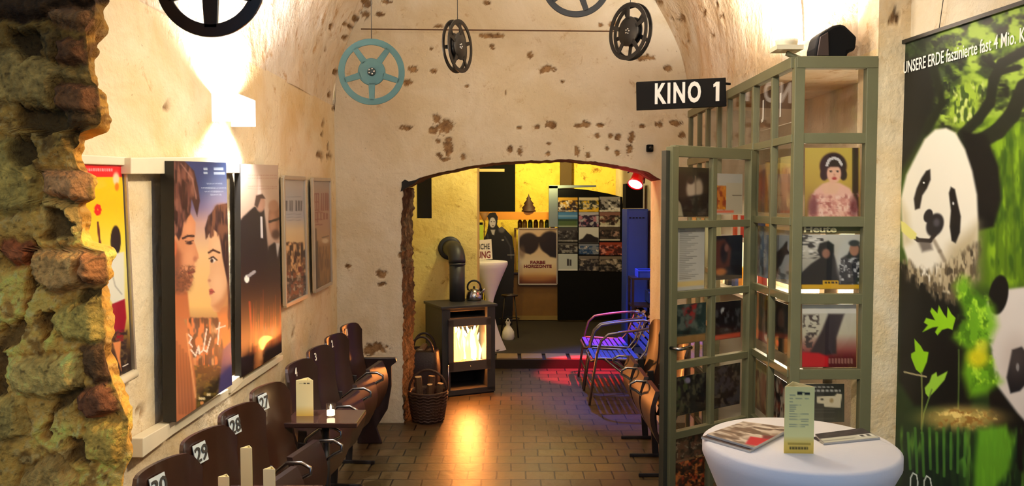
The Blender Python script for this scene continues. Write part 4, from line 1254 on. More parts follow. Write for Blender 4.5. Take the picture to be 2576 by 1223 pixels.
def p_blue(p):
    p.c[:] = (70, 104, 138); p.speck((0, 0, 100, 100), [(40, 74, 120), (130, 150, 160), (30, 44, 70)], 18, 14, 305); p.rect(60, 0, 100, 100, (150, 160, 170), 8, .6)


def p_heron(p):
    p.c[:] = (150, 158, 162); p.speck((0, 70, 100, 100), [(90, 96, 100)], 30, 6, 307)
    p.poly([(5, 70), (12, 45), (50, 32), (70, 22), (82, 20), (80, 34), (96, 42), (70, 46), (46, 66), (10, 80)], (26, 26, 34), 3)
    p.line([(22, 74), (14, 92)], 3, (30, 30, 34), 1)


def p_red_dark(p):
    p.c[:] = (28, 18, 20); p.speck((0, 0, 100, 80), [(110, 60, 44), (16, 12, 16), (70, 40, 30)], 14, 20, 309, .5, .6)
    p.rect(0, 78, 100, 100, (190, 50, 36), 6, .8); p.ell(80, 88, 14, 8, (250, 230, 200), .4)


def p_dark2(p):
    p.c[:] = (24, 22, 26); p.ell(50, 40, 22, 26, (80, 56, 48), .5); p.speck((0, 50, 100, 100), [(50, 44, 44), (14, 14, 18)], 16, 16, 311); p.ell(30, 86, 10, 7, (230, 90, 60), .4)


def p_low(p):
    p.c[:] = (60, 44, 36); p.speck((0, 0, 100, 100), [(160, 120, 90), (24, 20, 24), (120, 50, 40), (180, 170, 150)], 16, 20, 313, .5, .58)


still2('tan and grey figure picture, top row of the side pane', qs(1950, 1990, 1.70, 1.97), p_tan)
still2('picture of a dark coated figure, top row at the hinge', qs(1903, 1940, 1.70, 1.95), p_darkman)
still2('grey picture with a diving black bird', qs(1950, 1991, 1.365, 1.62), p_heron)
still2('blue sea picture beside the door hinge', qs(1903, 1942, 1.365, 1.63), p_blue)
still2('dark picture with red lower edge, third row at the corner post', qs(1950, 1991, 1.03, 1.27), p_dark2)
still2('dark brown crowd picture with red strip, third row at the hinge', qs(1903, 1942, 1.03, 1.28), p_red_dark)
still2('small mixed dark picture low at the corner post', qs(1950, 1991, 0.66, 0.90), p_low)
still2('small brown picture low beside the hinge', qs(1908, 1940, 0.66, 0.92), p_tan)

DP = A - Nn * 0.022


def qd(x0, y0, x1, y1, yb0=None, yb1=None):
    f = lambda a, b: onPlane(a, b, DP, Nn)
    p0, p1 = f(x0, y0), f(x1, y0)
    z0 = f(x0, y1).z
    zt = p0.z
    return [Vector((p0.x, p0.y, zt)), Vector((p1.x, p1.y, zt)), Vector((p1.x, p1.y, z0)), Vector((p0.x, p0.y, z0))]


def p_white_hair(p):
    p.c[:] = (44, 34, 26); p.ell(44, 44, 15, 20, (186, 166, 142), .4); p.ell(66, 42, 13, 19, (170, 150, 126), .4); p.ell(42, 26, 10, 8, (60, 44, 36), .4); p.line([(56, 18), (58, 60)], 2, (130, 110, 90), 2)
    p.poly([(10, 62), (100, 52), (100, 96), (20, 96)], (16, 16, 18), 4); p.speck((0, 60, 100, 100), [(60, 56, 50), (14, 12, 14)], 12, 10, 401)
    p.poly([(0, 60), (14, 74), (22, 100), (0, 100)], (170, 160, 130), 3)


def p_sheet(p):
    p.c[:] = (196, 190, 176)
    for k in range(30):
        y = 4 + k * 2.6; p.rect(12, y, 30 + (k * 37 % 50), y + 0.9, (110, 104, 96), 0.6, 0.8)
    p.rect(0, 84, 100, 92, (226, 190, 110), 2, .8)


def p_orange(p):
    p.c[:] = (190, 184, 170); p.rect(0, 30, 48, 88, (206, 120, 40), 2); p.speck((0, 30, 48, 88), [(230, 160, 30), (150, 60, 30)], 12, 12, 403)
    p.rect(42, 22, 100, 100, (192, 178, 150), 1); p.rect(64, 52, 98, 54, (110, 90, 70), 1); p.rect(0, 90, 70, 96, (226, 110, 80), 1.5)


def p_brownfig(p):
    p.c[:] = (18, 14, 22); p.poly([(0, 10), (40, 8), (62, 30), (58, 70), (20, 80), (0, 80)], (96, 46, 30), 6); p.ell(38, 40, 12, 22, (36, 18, 22), .4)
    p.ell(28, 82, 20, 8, (196, 120, 60), .5); p.ell(46, 28, 7, 9, (130, 84, 70), .4)


def p_redteal(p):
    p.c[:] = (36, 56, 52); p.poly([(20, 10), (70, 0), (60, 50), (36, 60)], (160, 30, 34), 4); p.speck((0, 0, 100, 100), [(20, 30, 30), (90, 100, 90)], 20, 18, 405); p.rect(0, 80, 100, 100, (150, 110, 60), 3)


def p_band(p):
    p.c[:] = (20, 20, 24); p.ell(36, 24, 8, 9, (190, 190, 186), .4); p.speck((0, 20, 100, 80), [(70, 70, 72), (12, 12, 14)], 9, 16, 407, .52, .6); p.rect(0, 86, 100, 100, (206, 80, 50), 4)


def p_green(p):
    p.c[:] = (26, 28, 30); p.poly([(0, 10), (30, 0), (40, 30), (24, 100), (0, 100)], (70, 84, 44), 5); p.ell(40, 12, 12, 8, (150, 140, 160), .4); p.speck((0, 0, 100, 100), [(80, 76, 56), (16, 16, 20)], 10, 16, 409, .52, .6)


def p_coll(seed, cols, base=(30, 26, 24)):
    def f(p):
        p.c[:] = base; p.speck((-5, -5, 105, 105), cols, 12, 12, seed, .5, .58)
    return f


still2('dark picture of a white haired figure, top left of the open door', qd(1702, 420, 1786, 546), p_white_hair)
still2('pale sheet with an orange picture, top right of the open door', qd(1797, 436, 1868, 540), p_orange)
still2('white typed sheet with a yellow line on the open door', qd(1702, 572, 1773, 736), p_sheet)
still2('dark picture with a brown figure, second row right of the open door', qd(1793, 594, 1868, 706), p_brownfig)
still2('red and dark teal picture, third row left of the open door', qd(1700, 768, 1776, 868), p_redteal)
still2('black picture with a red lower edge, third row right of the open door', qd(1793, 762, 1864, 858), p_band)
still2('dark green plant picture, fourth row left of the open door', qd(1700, 950, 1776, 1048), p_green)
still2('dark picture with small highlights, fourth row right of the open door', qd(1793, 924, 1862, 1030), p_coll(411, [(90, 80, 66), (14, 14, 18), (60, 60, 64)], (18, 18, 20)))
still2('brown and white picture, fifth row left of the open door', qd(1700, 1082, 1772, 1160), p_coll(413, [(170, 150, 120), (40, 30, 24), (110, 70, 50)], (60, 46, 34)))
still2('red and orange flower picture low on the open door', qd(1700, 1166, 1772, 1250), p_coll(415, [(196, 70, 34), (230, 130, 60), (30, 20, 20)], (70, 30, 20)))

# brown board with letters J I I inside the partition and the brochure shelf
q0, q1 = onX(1912, 240, 1.36), onX(2006, 240, 1.36)
zt, zb = onX(1960, 168, 1.36).z, onX(1960, 228, 1.36).z
t = thing('lettered_board', 'brown board with white letters behind the glass next to KINO 1', 'sign', (1.36, q1.y, zb))
MB().box((1.37, (q0.y + q1.y) / 2, 2.245), (0.016, abs(q0.y - q1.y), 0.20)).build('sign_board', mat('brown_board_paint', (104, 78, 56), 0.6), t, w=True)
text('lettering', 'J', (1.359, onX(1917, 240, 1.36).y, 2.185), (0, -1, 0), (0, 0, 1), 0.04, 0.12, M['letters'], t, 0.002, 0.03)
text('lettering', 'II', (1.359, onX(1952, 240, 1.36).y, 2.185), (0, -1, 0), (0, 0, 1), 0.085, 0.12, M['letters'], t, 0.002, 0.03, space=1.7)

t = thing('brochure_shelf', 'white brochure shelf seen through the open glass door', 'shelf', (1.62, 5.1, 0))
mb = MB()
for z in (1.18, 1.52): mb.box((1.60, 5.1, z), (0.40, 0.9, 0.02))
mb.build('shelf_board', M['white'], t, w=True)
MB().box((1.82, 5.1, 0.9), (0.03, 0.9, 1.8)).build('back_panel', M['white_board'], t, w=True)
MB().box((1.60, 5.56, 0.9), (0.40, 0.02, 1.8)).build('side_panel', M['white_board'], t, w=True)
rr = random.Random(8)
cols = [(200, 40, 30), (230, 150, 40), (240, 230, 220), (40, 60, 120), (220, 90, 50), (20, 20, 24), (236, 220, 200)]
for i in range(14):
    z = 1.53 if i % 2 else 1.19
    y = 4.70 + (i // 2) * 0.12
    o = MB().box((1.50 + rr.uniform(-.03, .03), y, z + 0.07), (0.03, 0.09, 0.14)).build('brochure', mat('brochure_paper', cols[i % 7], 0.5))
    tag(o, '%s brochure on the %s white shelf behind the glass door' % (('red', 'orange', 'off-white', 'dark blue', 'coral', 'black', 'beige')[i % 7], 'upper' if i % 2 else 'lower'), 'brochure', 'brochures on the white shelf')

# floodlight and loudspeaker on top of the partition
t = thing('floodlight', 'glaring lamp lighting the vault above the glazed partition', 'lamp', (1.33, 3.66, 2.40))
MB().box((-0.08, 0, 0.05), (0.12, 0.10, 0.02)).lathe([(0.045, 0), (0.05, 0.04)], 16, (-0.08, 0, 0.05)).build('lamp_housing', M['white_board'], t)
MB().tube([(0.0, 0, 0), (-0.08, 0, 0.03)], 0.012, 8).build('bracket', M['frame'], t)
MB().lathe([(0.001, 0.0), (0.03, 0.01), (0.04, 0.04), (0.03, 0.07), (0.001, 0.085)], 16, (-0.08, 0, 0.085)).build('bulb', M['glow_white'], t)

Yq = 3.64
pp = [(2051, 147), (2052, 120), (2060, 88), (2076, 76), (2096, 64), (2116, 59), (2128, 64), (2157, 92), (2153, 126), (2134, 131), (2132, 146)]
t = thing('loudspeaker', 'small black loudspeaker standing on the glazed partition', 'loudspeaker', tuple(onY(2090, 147, Yq)))
MB().prism([onY(x, y, Yq) for x, y in pp], (0, 0.12, 0)).build('speaker_cabinet', M['blackm'], t, w=True, bevel=0.012)
q = [onY(x, y, Yq - 0.004) for x, y in ((2056, 140), (2064, 92), (2084, 80), (2086, 140))]
MB().prism(q, (0, 0.01, 0)).build('speaker_grille', mat('brown_speaker_grille', (56, 40, 34), 0.7), t, w=True, bevel=0.003)
MB().box((0.0, 0.06, -0.001), (0.10, 0.10, 0.018)).build('speaker_foot', M['blackm'], t)

# ================================================================== PANDA BANNER
n_ = Vector((1, 0.123, 0)).normalized()
PB = Vector((BX(3.56) - 0.022, 3.56, 0))


def onB(x, y): return onPlane(x, y, PB, n_)


def p_panda(p):
    p.vgrad([(-400, (40, 60, 30)), (60, (40, 56, 32)), (300, (50, 66, 28)), (600, (60, 90, 24)), (800, (40, 60, 24)), (1100, (30, 50, 26)), (1300, (10, 26, 20))])
    G1, G2, G3, D = (128, 158, 52), (160, 190, 70), (92, 124, 24), (24, 30, 18)
    p.speck((2350, -200, 2900, 380), [G3, G1, D, G2], 34, 26, 501, 0.46, 0.62, 16)
    p.speck((2265, 90, 2420, 300), [(60, 76, 46), (28, 38, 26)], 16, 14, 503, 0.5, 0.6)
    p.rect(2470, 300, 2900, 720, (88, 124, 16), 30, 0.85)
    p.speck((2490, 310, 2900, 720), [(128, 168, 30), (50, 84, 14)], 16, 60, 505, 0.48, 0.68, 18)
    p.poly([(2420, 200), (2460, 210), (2468, 280), (2440, 330), (2400, 320), (2380, 290)], (150, 180, 56), 12, .9)
    p.speck((2390, 210, 2470, 310), [(190, 206, 120), (60, 84, 30)], 9, 20, 507, 0.55, 0.62, 12)
    p.poly([(2262, 150), (2340, 140), (2360, 240), (2330, 330), (2290, 400), (2262, 440)], (20, 22, 20), 16)
    p.line([(2350, 170), (2370, 260), (2330, 330)], 14, D, 8)
    p.line([(2700, 60), (2576, 130), (2520, 160), (2500, 200), (2490, 260), (2460, 300), (2420, 340)], 22, D, 6)
    p.line([(2480, 150), (2520, 180), (2560, 170)], 12, D, 5)
    p.line([(2700, 130), (2576, 220), (2545, 290), (2510, 330), (2460, 360)], 34, D, 7)
    p.line([(2560, 290), (2700, 270)], 10, D, 5, .8)
    for k in range(6): p.line([(2500 + k * 22, 380), (2512 + k * 20, 500 + 20 * k), (2505 + k * 24, 700)], 4, (56, 84, 14), 4, .5)
    # black shoulder
    p.poly([(2420, 330), (2480, 340), (2512, 420), (2518, 500), (2500, 570), (2460, 580), (2440, 480)], (10, 10, 10), 7)
    p.poly([(2262, 660), (2330, 680), (2440, 720), (2456, 820), (2458, 960), (2440, 1030), (2300, 1020), (2262, 960)], (12, 12, 12), 9)
    # head
    p.poly([(2266, 500), (2280, 440), (2300, 400), (2326, 350), (2352, 326), (2380, 322), (2404, 334), (2428, 376), (2446, 430), (2458, 490), (2461, 560), (2460, 640), (2448, 700), (2400, 745), (2340, 720), (2290, 680), (2272, 620)], (232, 228, 214), 5)
    p.poly([(2390, 620), (2462, 560), (2462, 700), (2410, 750), (2350, 720)], (168, 154, 118), 26, .8)
    p.speck([(2276, 655), (2300, 672), (2340, 680), (2400, 650), (2462, 610), (2456, 700), (2400, 760), (2340, 740), (2284, 700)], [(70, 62, 50), (170, 156, 126), (96, 84, 64)], 7, 22, 511, 0.46, 0.6, 12)
    p.poly([(2266, 500), (2284, 540), (2292, 610), (2272, 620)], (190, 178, 140), 14, .7)
    p.poly([(2302, 528), (2299, 500), (2306, 474), (2318, 448), (2330, 430), (2340, 426), (2341, 452), (2332, 474), (2320, 492), (2314, 524)], (26, 22, 22), 3)
    p.poly([(2387, 486), (2392, 470), (2402, 476), (2409, 510), (2417, 545), (2415, 585), (2404, 612), (2394, 606), (2389, 570), (2392, 530)], (22, 20, 20), 3)
    p.ell(2325, 462, 7, 9, (10, 10, 10), .3); p.ell(2324, 460, 2.4, 2.4, (230, 230, 230), .4); p.ell(2398, 512, 2.5, 4, (200, 200, 200), .5)
    p.ell(2335, 543, 11, 17, (32, 30, 34), .15, .3); p.ell(2352, 566, 21, 30, (34, 32, 36), .15, .35); p.ell(2356, 560, 8, 10, (90, 88, 96), .6, 0, .7)
    p.line([(2352, 590), (2340, 606), (2310, 604), (2304, 600)], 8, (40, 34, 34), 3); p.line([(2350, 606), (2364, 632), (2376, 656)], 5, (120, 108, 92), 6, .7)
    p.poly([(2306, 600), (2342, 608), (2346, 628), (2320, 634)], (60, 52, 50), 6, .7)
    p.poly([(2266, 556), (2276, 560), (2306, 588), (2304, 602), (2290, 602), (2268, 582)], (222, 218, 130), 2)
    # second panda
    p.poly([(2470, 800), (2484, 760), (2530, 728), (2600, 720), (2760, 740), (2780, 1200), (2640, 1180), (2560, 1060), (2505, 980), (2494, 880)], (206, 200, 196), 6)
    p.poly([(2500, 960), (2560, 1040), (2660, 1150), (2660, 1260), (2560, 1180), (2490, 1050), (2488, 960)], (14, 14, 14), 6)
    p.ell(2512, 742, 24, 50, (12, 12, 12), .1, .15)
    p.poly([(2546, 880), (2570, 872), (2592, 900), (2596, 950), (2566, 984), (2542, 990), (2532, 950)], (20, 20, 26), 4); p.ell(2560, 924, 4, 10, (120, 124, 130), .4)
    p.ell(2556, 900, 30, 50, (150, 130, 120), .9, 0, .3)
    # leaves
    LG, LM, LD = (142, 204, 24), (112, 176, 30), (60, 110, 24)
    p.poly([(2400, 720), (2420, 694), (2436, 700), (2448, 740), (2500, 770), (2508, 820), (2480, 880), (2500, 940), (2520, 960), (2480, 990), (2440, 1000), (2420, 940), (2430, 880), (2398, 850), (2430, 800)], LM, 16, .9)
    p.speck([(2420, 710), (2440, 720), (2500, 780), (2490, 880), (2505, 960), (2440, 980), (2436, 880), (2410, 840)], [(160, 214, 50), (70, 120, 20)], 14, 20, 517, 0.52, 0.62, 14)
    p.ell(2460, 900, 26, 24, (224, 206, 30), .6, 0, .8); p.ell(2470, 870, 16, 16, (226, 216, 60), .6, 0, .6)
    p.poly([(2320, 836), (2334, 818), (2324, 812), (2330, 800), (2352, 806), (2340, 784), (2344, 774), (2358, 788), (2362, 768), (2374, 790), (2382, 800), (2384, 772), (2394, 790), (2404, 800), (2396, 830), (2384, 826), (2370, 830), (2358, 844), (2352, 836), (2360, 822), (2346, 824)], LG, 1.6)
    p.poly([(2292, 890), (2302, 884), (2300, 852), (2316, 870), (2324, 884), (2336, 886), (2332, 910), (2318, 942), (2304, 930), (2292, 900)], LG, 1.6)
    p.poly([(2326, 976), (2338, 962), (2344, 944), (2356, 936), (2358, 948), (2384, 934), (2376, 956), (2352, 984), (2336, 1000), (2328, 990)], (150, 204, 60), 1.6)
    p.line([(2318, 938), (2320, 1000), (2318, 1080)], 3, (110, 120, 60), 1.5); p.line([(2344, 980), (2324, 1040), (2318, 1090)], 2.5, (100, 130, 60), 1.5)
    p.line([(2412, 880), (2412, 960), (2410, 1040)], 3, (70, 90, 40), 2); p.line([(2275, 936), (2300, 942), (2330, 948)], 3, (170, 160, 120), 1.5)
    p.ell(2420, 1052, 92, 28, (206, 176, 96), .7, 0, .85)
    p.speck([(2340, 1040), (2400, 1026), (2480, 1034), (2510, 1054), (2440, 1074), (2350, 1068)], [(240, 216, 130), (150, 110, 50)], 14, 12, 519, 0.52, 0.62, 12)
    p.speck((2262, 1090, 2700, 1500), [(46, 84, 36), (20, 44, 26), (90, 136, 46)], 9, 60, 521, 0.5, 0.66, 26)
    p.poly([(2460, 1080), (2530, 1070), (2552, 1110), (2540, 1180), (2510, 1223), (2500, 1400), (2440, 1400), (2450, 1180)], (106, 176, 40), 12, .85)
    p.poly([(2410, 1160), (2424, 1150), (2436, 1180), (2440, 1260), (2412, 1300)], (110, 180, 50), 5)
    p.poly([(2290, 1140), (2400, 1120), (2440, 1200), (2420, 1500), (2262, 1500), (2262, 1160)], (8, 26, 24), 22, .8)
    for k in range(9): p.line([(2290 + 17 * k, 1180 + 9 * (k % 3)), (2284 + 18 * k, 1090 - 12 * (k % 2))], 5, (80, 140, 50), 3, .7)
    for cx, cy in ((2300, 1206), (2334, 1214)):
        p.line([(cx - 10, cy + 40), (cx - 9, cy - 4), (cx - 3, cy - 16), (cx + 6, cy - 10), (cx + 9, cy + 8), (cx + 5, cy + 40)], 2.4, (206, 220, 214), 1)


zTop = onB(2266, 112).z
p0 = onB(2266, 112); pe = Vector((BX(2.42) - 0.022, 2.42, zTop))
pe2 = pe.copy(); pe2.z += 0.0
zB = 0.36
t = thing('panda_banner', 'large banner with giant pandas and white headline on the right', 'banner', (p0.x, p0.y, zB))
printed('banner_sheet', p0, pe2, Vector((pe.x, pe.y, zB)), Vector((p0.x, p0.y, zB)), p_panda, 2.6, 0.006, M['print'], t)
MB().beam(p0 + Vector((-0.006, 0, 0.004)), pe2 + Vector((-0.006, 0, 0.004)), 0.016, 0.02, n_).build('top_rail', M['blacks'], t, w=True)
wr = onB(2362, 76)
MB().tube([wr, onB(2394, 0) + Vector((0, 0, 0.3))], 0.0016, 6).build('hanging_wire', M['ink'], t, w=True)
ud = (pe - p0).normalized()
b0, b1 = onB(2275, 186) - n_ * 0.004, onB(2576, 106) - n_ * 0.004
h0 = onB(2275, 160).z - onB(2275, 186).z
full = 'UNSERE ERDE faszinierte fast 4 Mio. Kinobesucher'
uu = (b1 - b0)
text('headline', full, b0, uu.normalized(), (0, 0, 1), uu.length * 1.33, h0 * 1.16, M['letters'], t, 0.001, 0.006)

# ================================================================== THEATRE SEATS
def seat_root(name, label, W, group, m1, m2, arm_left=True, arm_right=False):
    """facing +X, origin on the floor under the backrest"""
    t = thing(name, label, 'theatre seat', (0, 0, 0), 0, group)
    n, k = 16, 22

    def back_pt(a, b, off):
        y = (a - 0.5) * W * 0.97
        e = abs(2 * a - 1)
        zt = 0.905 - 0.06 * e ** 9
        z = 0.40 + (zt - 0.40) * b
        x = 0.085 - 0.20 * (z - 0.40) + 0.045 * e ** 2 - 0.03 * math.sin(b * PI) + off
        return (x, y, z)
    for_f = np.array([[back_pt(i / n, j / k, 0.007) for i in range(n + 1)] for j in range(k + 1)])
    for_b = np.array([[back_pt(i / n, j / k, -0.007) for i in range(n + 1)] for j in range(k + 1)])
    mb = MB().grid(for_f).grid(for_b)
    rim = [(0, i) for i in range(n + 1)] + [(j, n) for j in range(1, k + 1)] + [(k, i) for i in range(n - 1, -1, -1)] + [(j, 0) for j in range(k - 1, 0, -1)]
    vs = [for_f[a][b] for a, b in rim] + [for_b[a][b] for a, b in rim]; L = len(rim)
    mb.add(vs, [(i, (i + 1) % L, L + (i + 1) % L, L + i) for i in range(L)])
    mb.build('backrest', m1, t)
    # folded seat
    P = []
    for off in (0.0, 0.028):
        g = []
        for j in range(11):
            b = j / 10
            row = []
            for i in range(11):
                a = i / 10; e = abs(2 * a - 1)
                z = 0.30 + 0.33 * b
                x = 0.15 + 0.05 * math.sin(b * PI) + off + 0.03 * b
                row.append((x, (a - 0.5) * W * (0.88 - 0.12 * (b ** 4) * e), z))
            g.append(row)
        P.append(np.array(g))
    mb = MB().grid(P[0]).grid(P[1])
    rim = [(0, i) for i in range(11)] + [(j, 10) for j in range(1, 11)] + [(10, i) for i in range(9, -1, -1)] + [(j, 0) for j in range(9, 0, -1)]
    L = len(rim); mb.add([P[0][a][b] for a, b in rim] + [P[1][a][b] for a, b in rim], [(i, (i + 1) % L, L + (i + 1) % L, L + i) for i in range(L)])
    mb.build('folded_seat', m2, t)
    for s in ((-1,) if not arm_right else (-1, 1)):
        y = s * (W / 2 - 0.010)
        mb = MB()
        mb.beam((0.07, y, 0.02), (0.11, y, 0.60), 0.045, 0.012, (0, 1, 0))
        mb.box((0.12, y, 0.012), (0.26, 0.018, 0.024))
        mb.build('standard', M['iron'], t, bevel=0.004)
        mb = MB()
        pts = [(0.09, y, 0.44), (0.13, y, 0.56), (0.20, y, 0.615), (0.27, y, 0.62), (0.31, y, 0.60), (0.31, y, 0.575), (0.27, y, 0.555), (0.20, y, 0.50), (0.14, y, 0.40)]
        mb.tube(pts, 0.009, 8)
        mb.build('armrest', M['chrome'], t)
    return t


def digits(t, s, y, z, sz, plate, m=None):
    """number on the face of the backrest; facing +X, read from the front (right = -y... +y as seen)"""
    e_ = 2 * y / 0.34
    xs_ = 0.085 - 0.20 * (z - 0.40) + 0.045 * e_ * e_ - 0.03 * math.sin((z - 0.4) / 0.5 * PI) + 0.016
    if plate:
        P_ = MB().box((xs_ + 0.004, y, z), (0.003, 0.078, 0.072), m=Matrix.Rotation(-0.20, 3, 'Y')).build('number_plate', mat('seat_number_paper', (196, 206, 206), 0.6), t)
        par = P_
    else: par = t
    o = text('number', s, (xs_ + (0.0075 if plate else 0.0) + 0.1 * sz, y - sz * 0.38 * len(s), z - sz * 0.5), (0.0, 1, 0), (-0.2, 0, 1), sz * 0.76 * len(s) * (0.9 if len(s) > 1 else 0.7), sz, m or M['ink'], None, 0.002, 0.012, shear=0.15)
    o.parent = par
    return o


GA, GB, GR = 'numbered theatre seats along the left wall', 'small numbered seats in the far left row', 'folded theatre seats on the right side'
XA = -1.145
rowA = [('27', 3.62), ('28', 3.24), ('29', 2.88), ('30', 2.535)]
for s, y in rowA:
    t = seat_root('theatre_seat', 'brown plywood folding seat with white number plate %s' % s, 0.352, GA, M['ply'], M['ply_dark'], arm_right=s == '27')
    t.location = (XA, y, 0); t.rotation_euler = (0, 0, -0.20)
    digits(t, s, -0.01, 0.835, 0.056, True)
rowB = [('4', 4.17), ('3', 4.59), ('2', 5.02), ('1', 5.47)]
for s, y in rowB:
    t = seat_root('theatre_seat', 'dark brown folding seat with painted number %s on its back' % s, 0.405, GB, M['ply_dark'], M['ply_dark'])
    t.location = (XA, y, 0); t.rotation_euler = (0, 0, -0.12)
    digits(t, s, 0.0, 0.855, 0.045, False, mat('cream_number_paint', (200, 190, 170), 0.6))
# end panel of row B
mb = MB()
mb.prism([(XA + x, 5.70, z) for x, z in ((0.02, 0.0), (0.02, 0.55), (0.06, 0.63), (0.30, 0.63), (0.31, 0.60), (0.27, 0.57), (0.27, 0.42), (0.24, 0.25), (0.16, 0.12), (0.20, 0.0))], (0, 0.03, 0))
o = mb.build('seat_row_end', M['ply_dark'], bevel=0.006)
tag(o, 'dark wooden end panel of the far left seat row', 'end panel')

for i, (y, lab) in enumerate([(4.82, 'nearest of the dark maroon folding seats behind the glass door'), (5.22, 'middle dark maroon folding seat behind the glass door'), (5.64, 'farthest dark maroon folding seat by the arch on the right')]):
    t = seat_root('theatre_seat', lab, 0.39, GR, M['ply_dark'], M['ply_dark'])
    t.location = (1.06, y, 0); t.rotation_euler = (0, 0, PI)

# ================================================================== SIDE TABLES, CARDS, CANDLE
def side_table(label, cx, cy, z, wx, wy):
    t = thing('side_table', label, 'table', (cx, cy, 0))
    MB().box((0, 0, z - 0.012), (wx, wy, 0.024)).build('table_top', M['dark_glass'], t, bevel=0.004)
    MB().lathe([(0.02, 0.02), (0.02, z - 0.03)], 12).build('table_leg', M['iron'], t)
    MB().lathe([(0.13, 0), (0.13, 0.012), (0.03, 0.03)], 24).build('table_foot', M['iron'], t)
    return t


ZT = 0.70
c0, c1 = onZ(705, 1065, ZT), onZ(892, 1065, ZT); cb = onZ(905, 1031, ZT)
side_table('small dark glossy table with a card and a candle between the seats', (c0.x + c1.x) / 2 + 0.01, (c0.y + cb.y) / 2, ZT, c1.x - c0.x, cb.y - c0.y)
side_table('small dark table at the lower edge holding upright cards', -0.86, 2.60, 0.72, 0.34, 0.52)


def p_card(p):
    p.vgrad([(0, (238, 224, 170)), (70, (240, 230, 178)), (100, (226, 190, 90))])
    for x0, x1 in ((44, 58), (64, 80)): p.rect(x0, 7, x1, 10, (40, 38, 30), 1)
    p.rect(20, 8, 40, 9.5, (120, 120, 90), 1, .6)


def p_card2(p):
    p.vgrad([(0, (236, 226, 150)), (74, (236, 228, 152)), (84, (236, 204, 96)), (100, (234, 192, 76))])
    p.rect(42, 7.5, 58, 12, (30, 30, 26), 1); p.rect(66, 8.5, 84, 12, (30, 30, 26), 1); p.rect(56, 8, 66, 9.4, (80, 78, 60), 1)
    for y, x0, x1 in ((12, 16, 38), (17, 16, 28), (17, 36, 62), (17, 68, 84), (22, 16, 30), (27, 16, 56), (30, 16, 40), (33, 16, 40), (36, 16, 36), (40, 16, 84), (44, 16, 52), (48, 16, 84), (51, 56, 84), (56, 16, 84), (59, 16, 70)):
        n = int((x1 - x0) / 3)
        for k in range(n): p.rect(x0 + 3 * k, y, x0 + 3 * k + 2.2, y + 1.4, (130, 134, 110), .6, .75)
    p.rect(12, 84, 90, 87, (170, 140, 50), 1, .8)
    for k in range(16): p.rect(18 + 4 * k, 90, 21 + 4 * k, 94, (80, 66, 30), .8, .85)


def table_card(label, c, wd, h, rz, fn):
    """three-sided standing card"""
    t = thing('table_card', label, 'card', c, rz, 'three-sided menu cards')
    r = wd / math.sqrt(3)
    pts = [Vector((-wd / 2, 0, 0)), Vector((wd / 2, 0, 0)), Vector((0, wd * 0.8, 0))]
    mb = MB(); th = 0.0015
    for a, b in ((1, 2), (2, 0)):
        mb.prism([pts[a], pts[b], pts[b] + Vector((0, 0, h)), pts[a] + Vector((0, 0, h))], ((pts[2] + pts[0] + pts[1]) / 3 - (pts[a] + pts[b]) / 2).normalized() * th)
    mb.build('card_back', M['cream'], t)
    U_ = Vector((0, 0, h))
    mb = MB()
    nx, ny = 36, 90
    G = quad_grid(pts[0] + U_, pts[1] + U_, pts[1], pts[0], nx, ny)
    uu, vv = np.meshgrid(np.linspace(0, 100, nx), np.linspace(0, 100, ny))
    p = Paint(uu.ravel(), vv.ravel(), (230, 220, 170)); fn(p)
    mb.grid(G, False)
    k0 = len(mb.v)
    mb.box((0, 0.0016, h / 2), (wd, 0.002, h))
    o = mb.build('card_front', M['print'], t)
    o.location = (0, -0.0008, 0)
    set_paint(o, np.vstack([p.c, np.tile((226, 214, 150), (8, 1))]))
    return t


c = onZ(767, 1047, ZT); table_card('cream menu card on the side table with the candle', (c.x, c.y, ZT), 0.084, 0.178, 0.0, p_card)
for x, y, wd, lab in ((-0.923, 2.72, 0.04, 'tallest looking cream card at the lower edge'), (-0.776, 2.50, 0.038, 'cream card at the lower edge, right one of three'), (-0.896, 2.43, 0.034, 'cream card at the lower edge, left one of three')):
    table_card(lab, (x, y, 0.72), wd, 0.18, 0.0, lambda p: p.vgrad([(0, (238, 224, 178)), (100, (230, 212, 160))]))

c = onZ(830, 1052, ZT)
t = thing('tea_light_glass', 'small glass with a lit candle on the side table', 'candle', (c.x, c.y + 0.02, ZT))
MB().lathe([(0.018, 0.0), (0.022, 0.006), (0.024, 0.065), (0.0225, 0.065), (0.0205, 0.008), (0.001, 0.007)], 20, cap=False).build('glass_cup', M['glass'], t)
MB().lathe([(0.0195, 0.009), (0.0195, 0.034), (0.001, 0.034)], 20).build('wax', M['candle_wax'], t)
MB().lathe([(0.001, 0.036), (0.005, 0.043), (0.004, 0.052), (0.0005, 0.064)], 10).build('candle_flame', M['flame_core'], t)
light('candle_light', 'POINT', (c.x, c.y + 0.02, ZT + 0.085), 0.35, (1.0, 0.6, 0.25), 0.01)

